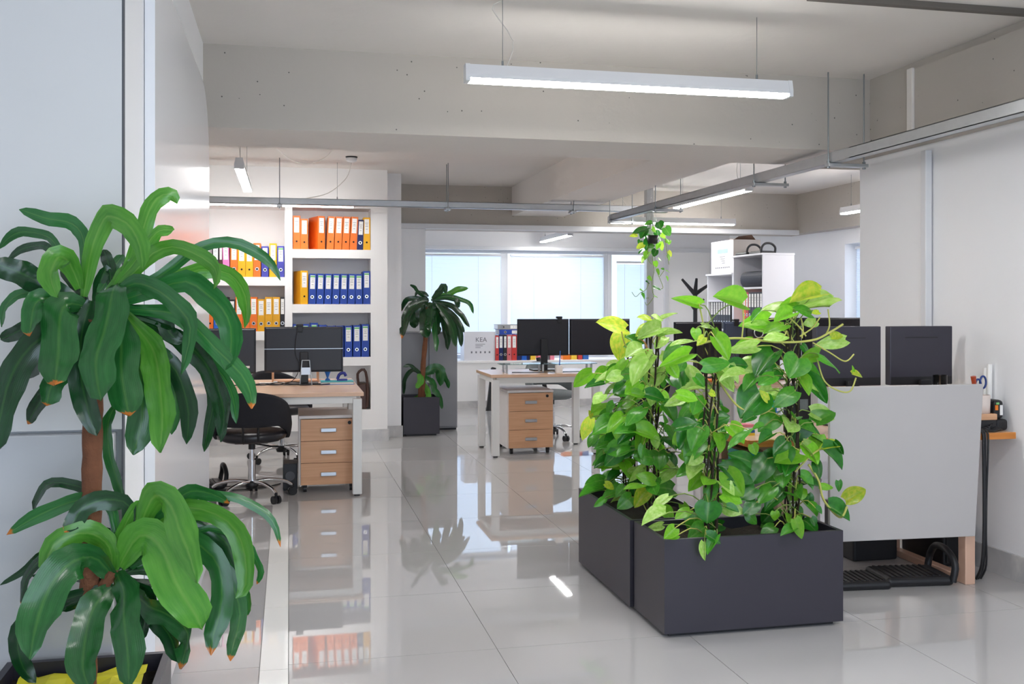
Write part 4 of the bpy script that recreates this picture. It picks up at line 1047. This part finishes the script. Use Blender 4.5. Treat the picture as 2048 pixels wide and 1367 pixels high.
sp_(Dv, [(395,30,205,-35,.55,2),(760,10,520,50,.3,3),(800,10,690,40,.4,2),(1060,50,700,75,.3,3),(990,-40,780,-5,.5,4),(920,110,800,50,.5,1),(780,100,650,150,.5,2),(540,80,460,150,.4,1),(590,150,410,180,.4,2),(560,220,410,185,.35,3),(720,190,570,230,.5,2),
 (720,270,580,260,.5,3),(960,160,880,170,.6,3),(980,90,930,95,.6,4),(1070,280,1160,270,.5,4),(1180,300,990,330,.35,3),(850,340,920,410,.5,0),(980,410,840,460,.4,2),(980,430,1160,500,.4,1),(820,440,760,580,.9,1),(640,400,500,560,.6,0),(490,450,390,530,.6,3),
 (410,560,240,570,.4,3),(470,300,360,330,.3,2),(500,350,310,380,.3,3),(870,580,1040,770,.35,0),(530,700,400,860,.8,0),(800,690,660,780,.5,1),(480,880,400,920,.5,0),(1230,560,1310,570,.7,4),(1240,540,1235,500,.3,2),(280,1010,150,1110,.4,1),(500,590,410,680,.5,1),(590,760,540,690,.5,4)])

PL = {}
for key, x, y, lab in (('NR', 2.16, 4.02, 'pothos vine on dark pole at right of the nearest planter, trailing to the grey screen'), ('NL', 1.765, 3.99, 'pothos vine on dark pole at left of the nearest planter'),
                       ('FN', 1.66, 4.42, 'pothos vine at near end of the lengthwise planter, with pale top leaves'), ('FF', 1.67, 4.78, 'pothos vine at far end of the lengthwise planter, leaning over its rim')):
    t = thing('pothos_plant', lab, 'plant', (0, 0, 0), 0, 'pothos vines in the two planters')
    mb = MB(); top = {'NR': 1.27, 'NL': 1.26, 'FN': 1.22, 'FF': 1.14}[key]
    for k in range(5):
        a = k*2*PI/5; r = .028
        pts = [(x+r*math.cos(a+zz*3)+random.uniform(-.006, .006), y+r*math.sin(a+zz*3)+random.uniform(-.006, .006), .33+(top-.33)*zz) for zz in [i/9 for i in range(10)]]
        mb.tube(pts, .0048, 5)
    mb.build('climbing_pole', m_dstem, t)
    PL[key] = dict(t=t, x=x, y=y, top=top, pet=MB(), n=0)
random.seed(42)
def plant_of(px, py):
    if px > 1478: return 'NR'
    if px > 1345 or (py > 985 and px > 1283): return 'NL'
    return 'FN' if px > 1262 else 'FF'
def petiole(pl, Bp):
    zz = min(max(Bp.z-random.uniform(.02, .10), .34), pl['top'])
    q = Vector((pl['x']+random.uniform(-.03, .03), pl['y']+random.uniform(-.03, .03), zz))
    mid = (Bp+q)/2+Vector((0, 0, .035))
    pl['pet'].tube(smooth_path([q, mid, Bp], 6), [.0026]*5+[.0018], 5, random.choice((0, 0, 1)), False)
for (bx_, by_, tx_, ty_, wr, sh) in SPEC:
    px, py = (bx_+tx_)/2, (by_+ty_)/2
    key = plant_of(px, py); pl = PL[key]
    Y = {'NR': random.uniform(3.86, 4.10), 'NL': random.uniform(3.84, 4.08), 'FN': random.uniform(4.24, 4.46), 'FF': random.uniform(4.48, 4.85)}[key]
    over = ty_ > 1066 and key in ('NR', 'NL') and px > 1330
    if over: Y = 3.79
    Bp = P(bx_, by_, Y)
    L = (Vector((bx_, by_))-Vector((tx_, ty_))).length
    dyt = -L*random.uniform(.0003, .0009) if not over else -.012
    tx_, ty_ = tx_+(tx_-bx_)*.07, ty_+(ty_-by_)*.07
    if key == 'NR' and px > 1640: dyt = -.01; Bp = P(bx_, by_, 3.98)
    Tp = P(tx_, ty_, Bp.y+dyt)
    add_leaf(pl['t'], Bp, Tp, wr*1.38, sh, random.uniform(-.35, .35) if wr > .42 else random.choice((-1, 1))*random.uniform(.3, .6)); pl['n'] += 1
    if px < 1650: petiole(pl, Bp)
# leaves round the back and inside of every pole
for key, cnt, zr in (('NR', 40, (.40, 1.10)), ('NL', 36, (.40, 1.10)), ('FN', 62, (.42, 1.15)), ('FF', 70, (.42, 1.10))):
    pl = PL[key]
    for k in range(cnt):
        z = random.uniform(*zr); a = random.uniform(0, 2*PI)
        r = random.uniform(.05, .15)*(1.0 if key in ('NR', 'NL') else 1.15)
        if key in ('NR', 'NL') : r *= .62
        Bp = Vector((pl['x']+r*math.cos(a)*1.1, pl['y']+abs(r)*math.sin(a)+(.03 if key[0] == 'N' else 0), z))
        L = random.uniform(.07, .125); el = random.uniform(-.9, .1); a2 = a+random.uniform(-.6, .6)
        Tp = Bp+Vector((math.cos(a2)*math.cos(el), math.sin(a2)*math.cos(el), math.sin(el)))*L
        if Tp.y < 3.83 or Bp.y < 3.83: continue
        g = (z-.4)/.8  # higher leaves get paler greens, window light put into the colour
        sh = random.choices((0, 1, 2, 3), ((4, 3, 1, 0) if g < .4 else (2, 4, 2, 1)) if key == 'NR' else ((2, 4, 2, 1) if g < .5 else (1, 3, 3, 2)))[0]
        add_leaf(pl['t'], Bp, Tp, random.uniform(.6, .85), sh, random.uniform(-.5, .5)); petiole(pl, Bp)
for key, pl in PL.items(): pl['pet'].build('petioles', [m_stem, m_stemy], pl['t'], kind='stuff')
# trailing stems
def stem(pl, pts, r=.004, m=m_stemy): MB().tube(smooth_path(pts, 24), r, 7).build('stem', m, PL[pl]['t'])
stem('NR', [P(1393, 690, 3.98), P(1430, 680, 3.95), P(1480, 676, 3.95), P(1560, 684, 3.96), P(1625, 680, 3.95), P(1660, 664, 3.95), P(1686, 648, 3.95)], .0050)
stem('NR', [P(1626, 685, 3.97), P(1660, 705, 3.97), P(1690, 722, 3.97), P(1708, 708, 3.97)], .0034)
stem('NR', [P(1634, 715, 3.99), P(1648, 760, 3.98), P(1675, 780, 3.96), P(1700, 782, 3.95), P(1712, 755, 3.95)], .0036)
stem('NR', [P(1617, 928, 3.99), P(1637, 960, 3.98), P(1648, 1000, 3.97), P(1680, 1034, 3.96), P(1694, 1012, 3.96)], .0052)
stem('NR', [P(1590, 943, 3.99), P(1620, 912, 3.98), P(1641, 897, 3.98)], .0042)
stem('NR', [P(1432, 745, 3.99), P(1450, 780, 3.98), P(1480, 815, 3.97), P(1520, 827, 3.97), P(1545, 815, 3.97)], .0046)
for i, (a, bq, c) in enumerate((((1656, 618), (1659, 650), (1652, 668)), ((1576, 632), (1600, 655), (1612, 672)), ((1602, 636), (1606, 655), (1604, 676)), ((1640, 634), (1625, 655), (1600, 672)), ((1485, 608), (1487, 640), (1484, 674)))):
    stem('NR', [P(*a, 3.97), P(*bq, 3.97), P(*c, 3.96)], .0034)
stem('NL', [P(1398, 607, 3.98), P(1405, 640, 3.98), P(1408, 665, 3.98), P(1402, 690, 3.98)], .0034)
stem('FN', [P(1243, 663, 4.35), P(1251, 690, 4.38), P(1270, 720, 4.4)], .0034)
stem('FN', [P(1320, 640, 4.35), P(1322, 652, 4.36), P(1318, 680, 4.38)], .0034)
stem('FN', [P(1273, 690, 4.35), P(1280, 678, 4.35), P(1292, 690, 4.36), P(1298, 715, 4.38)], .0044, M('copper_stem', (206, 140, 96), .5))

# hanging pothos at the post
HV = (1230, 430, 6.507); YH = 10.45
hp_ = thing('hanging_plant', 'pothos trailing from a small dark pot hung in front of the steel post', 'plant', (0, 0, 0))
q = P(1305, 478, YH)
MB().lathe([(.0, -.05), (.05, -.05), (.07, .04), (.062, .04), (.055, .02), (.0, .02)], (q.x, q.y, q.z), 18).build('pot', m_black, hp_)
w = MB()
for a in (0, 2.1, 4.2): w.cyl((q.x+.066*math.cos(a), q.y+.066*math.sin(a), q.z+.035), (q.x, q.y, CEIL), .0016, n=4)
w.build('hanger_wire', m_chrome, hp_)
random.seed(9)
for r in [(420,170,220,230,.5,0),(290,260,195,255,.5,4),(560,90,600,180,1,0),(480,100,380,120,.5,1),(650,160,720,270,.8,1),(580,180,630,190,.7,0),(520,220,580,280,.9,0),(440,250,400,310,.8,0),(480,170,540,220,.7,2),(450,320,400,460,.6,0),(370,380,280,430,.6,4),(330,330,310,375,.8,0),
          (380,440,300,500,.5,0),(540,450,500,540,.8,0),(440,480,380,570,.7,2),(570,370,540,440,.6,2),(600,350,610,470,.4,2),(650,330,730,340,.6,2),(720,330,700,385,.8,2),(690,470,740,540,.7,4),(680,520,720,590,.6,2),(370,540,355,625,.4,3),(560,560,610,600,.5,2),(520,600,545,680,.6,2),
          (545,700,580,780,.4,2),(430,800,480,850,.7,2),(400,870,450,890,.5,0),(500,940,605,965,.5,0),(660,800,690,860,.4,2),(340,1030,400,1100,.6,1),(325,960,400,1000,.3,2),(510,1050,560,1055,.7,2),(660,720,715,740,.3,2),(640,700,600,690,.6,1),(480,300,560,330,.7,1),(500,380,450,420,.7,1),(400,200,330,300,.7,0),(560,280,620,330,.7,1),(470,420,520,470,.8,1),(600,250,660,300,.7,2)]:
    Yb = YH+random.uniform(-.12, .08)
    add_leaf(hp_, P(HV[0]+r[0]/HV[2], HV[1]+r[1]/HV[2], Yb), P(HV[0]+r[2]/HV[2], HV[1]+r[3]/HV[2], Yb+random.uniform(-.03, .03)), r[4]*1.3, r[5], random.uniform(-.4, .4))
v = MB()
for pts in ([(490,430),(490,600),(510,720),(480,860),(490,1000),(505,1060),(420,1170),(390,1130)], [(520,450),(530,680),(620,920),(600,960)], [(430,400),(430,570),(480,640)], [(640,720),(580,800)], [(440,890),(400,970),(330,1010),(270,1060),(220,1000)], [(650,300),(680,500),(700,640)], [(440,1075),(400,1080)]):
    v.tube(smooth_path([P(HV[0]+a/HV[2], HV[1]+b_/HV[2], YH-.02) for a, b_ in pts], 20), .0035, 5)
v.build('vine_stems', m_stem, hp_)

def ribbon(parent, pts, W, sh, brown=False, twist=0.0, fold=.2, n=15, base_w=.35, name='leaf'):
    """strap leaf along a 3-D path; W = full width at the middle"""
    P3 = smooth_path(pts, n); vs, fs, uvs = [], [], []
    fwd = Vector((ST, CT, 0))
    prev = None; fs_ = random.choice((-1.3, 1)); ph = random.uniform(0, 6)
    for i, p in enumerate(P3):
        t = i/(n-1)
        tg = (P3[min(i+1, n-1)]-P3[max(i-1, 0)])
        if tg.length < 1e-6: tg = Vector((0, 0, -1))
        tg.normalize()
        w0 = tg.cross(fwd)
        if w0.length < .15: w0 = tg.cross(Vector((0, 0, 1)))
        w0.normalize()
        if prev is not None and w0.dot(prev) < 0: w0 = -w0
        if prev is not None: w0 = (w0*.6+prev*.4).normalized()
        w0 = (w0-tg*w0.dot(tg)).normalized(); prev = w0
        nn = tg.cross(w0)
        tw = twist*(.3+.7*t)
        wv = w0*math.cos(tw)+nn*math.sin(tw); nv = tg.cross(wv)
        s = base_w+(1-base_w)*min(1, t/.3)**.8
        if t > .68: s *= max(.0, 1-((t-.68)/.32)**2.0)**.75
        hw = W/2*max(s, .04)
        for j in range(-2, 3):
            a = j/2
            wav = .085*W*math.sin(t*24+j*1.7+ph)*abs(a)
            wav += .05*W*math.sin(t*11+ph)
            vs.append(tuple(p+wv*(hw*a*(1+.09*math.sin(t*15+ph+a))+W*.07*math.sin(t*6.5+ph)*t)+nv*(-abs(a)*hw*fold*fs_+wav))); uvs.append((t, .5+.5*a))
    for i in range(n-1):
        for j in range(4): fs.append((i*5+j, (i+1)*5+j, (i+1)*5+j+1, i*5+j+1))
    me = bpy.data.meshes.new(name); me.from_pydata(vs, [], fs); ul = me.uv_layers.new(name='UVMap')
    for pg in me.polygons:
        pg.use_smooth = True
        for li in pg.loop_indices: ul.data[li].uv = uvs[me.loops[li].vertex_index]
    me.materials.append((DRACB if brown else DRAC)[sh])
    o = bpy.data.objects.new(name, me); C.objects.link(o); o.parent = parent
    return o

# large dracaena at lower left
dr = thing('dracaena_plant', 'large dracaena with two crowns of glossy strap leaves in the left foreground', 'plant', (0, 0, 0))
YD = 2.58
tr0 = MB()
cp = [P(174, 1330, YD), P(180, 1150, YD), P(184, 950, YD), P(186, 800, YD), P(190, 690, YD), P(196, 640, YD)]
cp = [Vector((cp[0].x, YD, .36))]+cp
pts = smooth_path(cp, 40)
tr0.tube(pts, [.0232+.0014*math.sin(i*2.3) for i in range(40)], 14); tr0.build('trunk', m_bark, dr)
MB().tube(smooth_path([P(182, 1200, YD), P(205, 1175, YD-.01), P(228, 1140, YD-.02)], 8), [.018, .017, .016, .015, .015, .014, .014, .012], 10).build('branch', m_bark, dr)
random.seed(17)
def drac(view, rows, Y, parent, depthfun):
    ox, oy, s = view
    for k, r in enumerate(rows):
        pl_, W, sh = r[0], r[1], r[2]; br = len(r) > 3 and r[3]; D = r[4] if len(r) > 4 else depthfun(k)
        m = len(pl_)
        pts = [P(ox+x/s, oy+y/s, Y+D*(i/(m-1))) for i, (x, y) in enumerate(pl_)]
        t_ = Y/(CT)  # metres per pixel at that plane
        mpp = (Y/CT)/F/s*1.0
        ribbon(parent, pts, W*mpp*.98, sh, bool(br), random.uniform(-.6, .6))
E_, F_, G_ = (0, 380, 2.629), (200, 380, 2.63), (0, 900, 2.927)
fd = lambda k: (-.18, .06, -.08, .12, -.14)[k % 5]
drac(E_, [([(440,560),(480,330),(540,170),(580,140),(680,180),(740,280),(755,420)],110,2,0,-.12), ([(450,480),(440,270),(380,180),(240,150),(100,98)],75,1,0,.05), ([(360,420),(290,280),(230,235),(120,218),(50,250),(0,310)],52,1,0,.1), ([(360,440),(260,310),(190,290),(110,310),(35,375)],42,0,0,.12),
 ([(400,580),(200,480),(80,430),(-40,375)],120,0,0,-.05), ([(420,520),(360,370),(300,350),(272,440),(310,560)],120,2,0,-.14), ([(420,570),(200,540),(90,550),(30,620),(10,720)],52,1,0,.02), ([(400,590),(230,570),(170,650),(145,768)],100,1,1,-.12), ([(400,620),(150,720),(0,780)],75,0,0,.1),
 ([(440,610),(340,610),(305,750),(295,900),(300,1025)],165,1,1,-.2), ([(430,640),(300,720),(130,850),(40,1000),(10,1200),(-15,1380)],150,0,0,-.1), ([(420,700),(300,850),(200,900),(90,1005)],115,0,0,.06), ([(420,760),(310,960),(240,1132)],120,1,1,-.05), ([(400,880),(250,1050),(150,1232)],75,0,1,.08),
 ([(480,580),(430,750),(420,950),(470,1150),(512,1290)],115,0,0,-.06), ([(620,490),(580,570),(545,750),(515,930),(520,1105)],180,1,0,-.22), ([(600,640),(635,800),(650,1000),(668,1185)],165,1,1,-.16), ([(640,640),(780,800),(840,950),(850,1150),(830,1380)],145,2,0,-.14),
 ([(640,800),(735,950),(750,1150),(690,1390)],155,1,0,-.06), ([(640,700),(800,840),(930,950),(985,1150),(975,1335)],95,0,0,.08), ([(700,760),(870,870),(915,1000),(925,1150),(900,1285)],75,1,0,.1), ([(600,560),(700,490),(820,520),(930,620),(1000,740),(960,970)],100,1,0,-.2),
 ([(590,520),(570,400),(548,310)],62,0,0,.08), ([(560,560),(640,480),(700,400),(750,365)],95,2,0,.02), ([(520,540),(590,420),(650,340)],60,1,0,.1), ([(500,600),(520,500),(560,420),(590,560)],60,0,0,.05), ([(460,600),(400,500),(360,420),(380,330)],70,0,0,.1), ([(600,1140),(570,1230),(575,1400),(640,1580),(700,1660)],70,1,0,.1)], YD, dr, fd)
drac(F_, [([(60,520),(150,420),(215,250),(260,110),(310,35),(380,20),(412,70)],88,2,0,.05), ([(80,520),(200,350),(300,220),(390,208)],75,2,0,-.02), ([(60,540),(180,430),(280,330),(380,298),(480,330),(580,390),(615,440),(605,520)],78,2,0,-.12),
 ([(40,580),(230,490),(350,430),(490,320),(600,280),(720,285),(840,340),(910,400),(950,475)],58,1,0,.0), ([(60,600),(300,520),(450,480),(560,540),(650,620),(690,720),(680,860),(650,940)],120,1,0,-.1), ([(60,590),(300,500),(520,420),(640,430),(710,470),(765,560),(780,640),(765,725)],88,2,0,.06),
 ([(60,620),(250,630),(400,650),(500,720),(600,830),(740,970),(790,1070),(802,1150)],88,1,1,-.15), ([(100,640),(350,750),(500,840),(580,950),(625,1080),(650,1200),(640,1325)],108,0,0,-.05), ([(100,650),(400,760),(540,930),(600,1100),(570,1260),(545,1375)],64,0,0,.06),
 ([(100,640),(420,800),(580,910),(660,990),(700,1100),(712,1228)],62,1,0,.04), ([(60,610),(300,670),(370,750),(440,800)],80,0,0,-.02), ([(40,600),(240,560),(420,460),(480,470)],40,0,0,.1), ([(60,620),(280,640),(400,690)],50,0,0,.08)], YD, dr, fd)
drac(G_, [([(660,700),(640,580),(560,500),(450,490),(300,560),(240,735)],130,2,0,-.08), ([(680,700),(700,520),(780,350),(880,295)],66,2,0,-.02), ([(660,740),(560,640),(450,640),(330,740),(235,900),(195,1050),(180,1225)],200,1,0,-.2), ([(650,780),(560,760),(400,740),(180,735)],44,0,0,.08),
 ([(690,600),(640,330),(560,250),(360,190),(260,210),(210,300),(205,370)],58,0,0,.1), ([(700,560),(640,310),(480,290),(330,330),(180,400),(40,495)],84,1,1,.04), ([(720,560),(760,340),(640,290),(500,330),(430,410),(370,475)],108,0,1,-.05), ([(660,800),(560,900),(500,1050),(490,1250),(540,1390)],165,1,0,-.15),
 ([(690,720),(720,850),(740,1050),(740,1390)],175,1,0,-.2), ([(700,680),(800,520),(870,510),(960,600),(1050,780),(1150,950),(1175,1045)],220,2,0,-.2), ([(760,620),(860,330),(930,260),(1000,330),(1040,480),(1110,620),(1165,775)],165,2,0,-.26), ([(740,800),(860,900),(960,950),(1080,1050),(1100,1150),(1065,1280)],155,1,1,-.15),
 ([(720,760),(860,850),(900,950),(990,1100),(1045,1245)],125,0,0,-.02), ([(760,600),(900,380),(1050,280),(1130,240),(1250,250),(1345,305)],90,1,1,-.05), ([(780,600),(950,360),(1150,260),(1340,270),(1450,310),(1560,370),(1620,460),(1645,565)],50,1,1,.0), ([(760,640),(950,420),(1080,340),(1200,350),(1330,420),(1400,520),(1440,660),(1440,800),(1385,872)],115,2,0,-.1),
 ([(760,660),(1000,440),(1110,410),(1250,480),(1340,570),(1385,745)],95,0,0,.03), ([(760,680),(950,540),(1100,520),(1250,620),(1300,760),(1280,950),(1240,1080),(1230,1200)],125,1,1,-.08), ([(800,680),(1100,600),(1300,690),(1400,900),(1400,1020),(1370,1130),(1345,1235)],95,1,1,.04),
 ([(800,660),(1150,560),(1300,640),(1400,760),(1455,900),(1440,972)],54,1,1,.06), ([(800,640),(1200,460),(1430,540),(1490,620),(1520,720),(1500,782)],48,1,1,.03), ([(640,720),(400,600),(260,600),(150,700),(0,790)],44,0,0,.1), ([(640,700),(400,560),(260,620),(170,720),(130,830),(125,912)],54,0,1,.06),
 ([(660,780),(540,870),(450,890),(360,940)],66,0,0,.04), ([(640,800),(300,900),(120,1050),(130,1250),(205,1365)],95,0,0,.0), ([(720,760),(790,820),(850,950),(840,1110)],75,0,0,-.02), ([(680,660),(560,590),(600,500),(690,500)],90,0,0,.05), ([(700,700),(860,620),(980,560),(1020,480)],60,0,0,.08), ([(720,720),(880,700),(1000,760),(1160,760)],60,0,0,.08), ([(700,740),(830,780),(950,800),(1050,900)],60,0,0,.1)], YD-.02, dr, fd)
# far dracaena
dr2 = thing('dracaena_plant', 'smaller dracaena in the dark square planter in front of the grey cabinet', 'plant', (0, 0, 0))
YK = 10.46; K_ = (780, 540, 4.02)
def kp(x, y, Y=YK): return P(K_[0]+x/K_[2], K_[1]+y/K_[2], Y)
a = kp(262, 1040); MB().tube(smooth_path([(a.x, YK, .325), kp(262, 1000), kp(266, 780), kp(285, 560), kp(305, 300)], 20), [.031-.0004*i+.0015*math.sin(i*2.1) for i in range(20)], 12).build('trunk', m_bark, dr2)
MB().tube(smooth_path([(a.x-.04, YK, .325), kp(240, 1000), kp(244, 900)], 8), .02, 10).build('trunk', m_bark, dr2)
drac(K_, [([(310,240),(250,250),(180,300),(120,400),(90,550)],75,0,1), ([(300,230),(220,230),(130,240),(90,330)],42,0), ([(300,220),(240,190),(200,140),(160,118)],28,0), ([(310,210),(270,180),(220,180),(200,210)],28,0), ([(340,230),(390,180),(430,130),(450,190)],54,0), ([(350,220),(450,200),(540,160),(630,145)],48,2),
 ([(340,230),(450,210),(560,230),(640,270),(668,350)],36,1), ([(340,250),(480,280),(570,350),(640,460)],48,0), ([(330,260),(300,350),(280,450),(290,545)],95,0), ([(340,260),(380,350),(370,450),(380,520)],75,0), ([(350,300),(360,450),(370,560),(375,655)],46,1), ([(350,260),(420,350),(450,500),(460,640)],64,0),
 ([(360,260),(460,380),(510,500),(530,615)],60,0), ([(370,260),(500,360),(560,480),(575,615)],54,0), ([(380,270),(520,380),(600,500)],44,0), ([(290,270),(220,330),(190,400),(200,465)],85,0), ([(330,240),(450,220),(520,230),(540,270),(555,300)],46,0), ([(300,260),(240,320),(250,420)],80,0), ([(340,270),(330,380),(320,480)],80,0), ([(380,280),(470,360),(480,470)],60,0),
 ([(260,840),(200,790),(150,765),(105,775)],28,0), ([(250,840),(180,800),(120,880),(110,1000)],34,0), ([(260,830),(245,850),(240,900),(215,950)],55,2), ([(270,840),(350,790),(400,820),(410,930)],85,1), ([(270,850),(340,900),(370,970),(400,1020)],55,1), ([(280,830),(400,800),(450,880),(470,950)],44,1), ([(270,900),(310,990),(300,1030)],44,2), ([(265,960),(230,1015),(185,1028)],28,2), ([(300,870),(380,980),(410,1060),(420,1115)],34,1)],
     YK, dr2, lambda k: (-.22, .05, -.12, .1, -.17, .0)[k % 6])
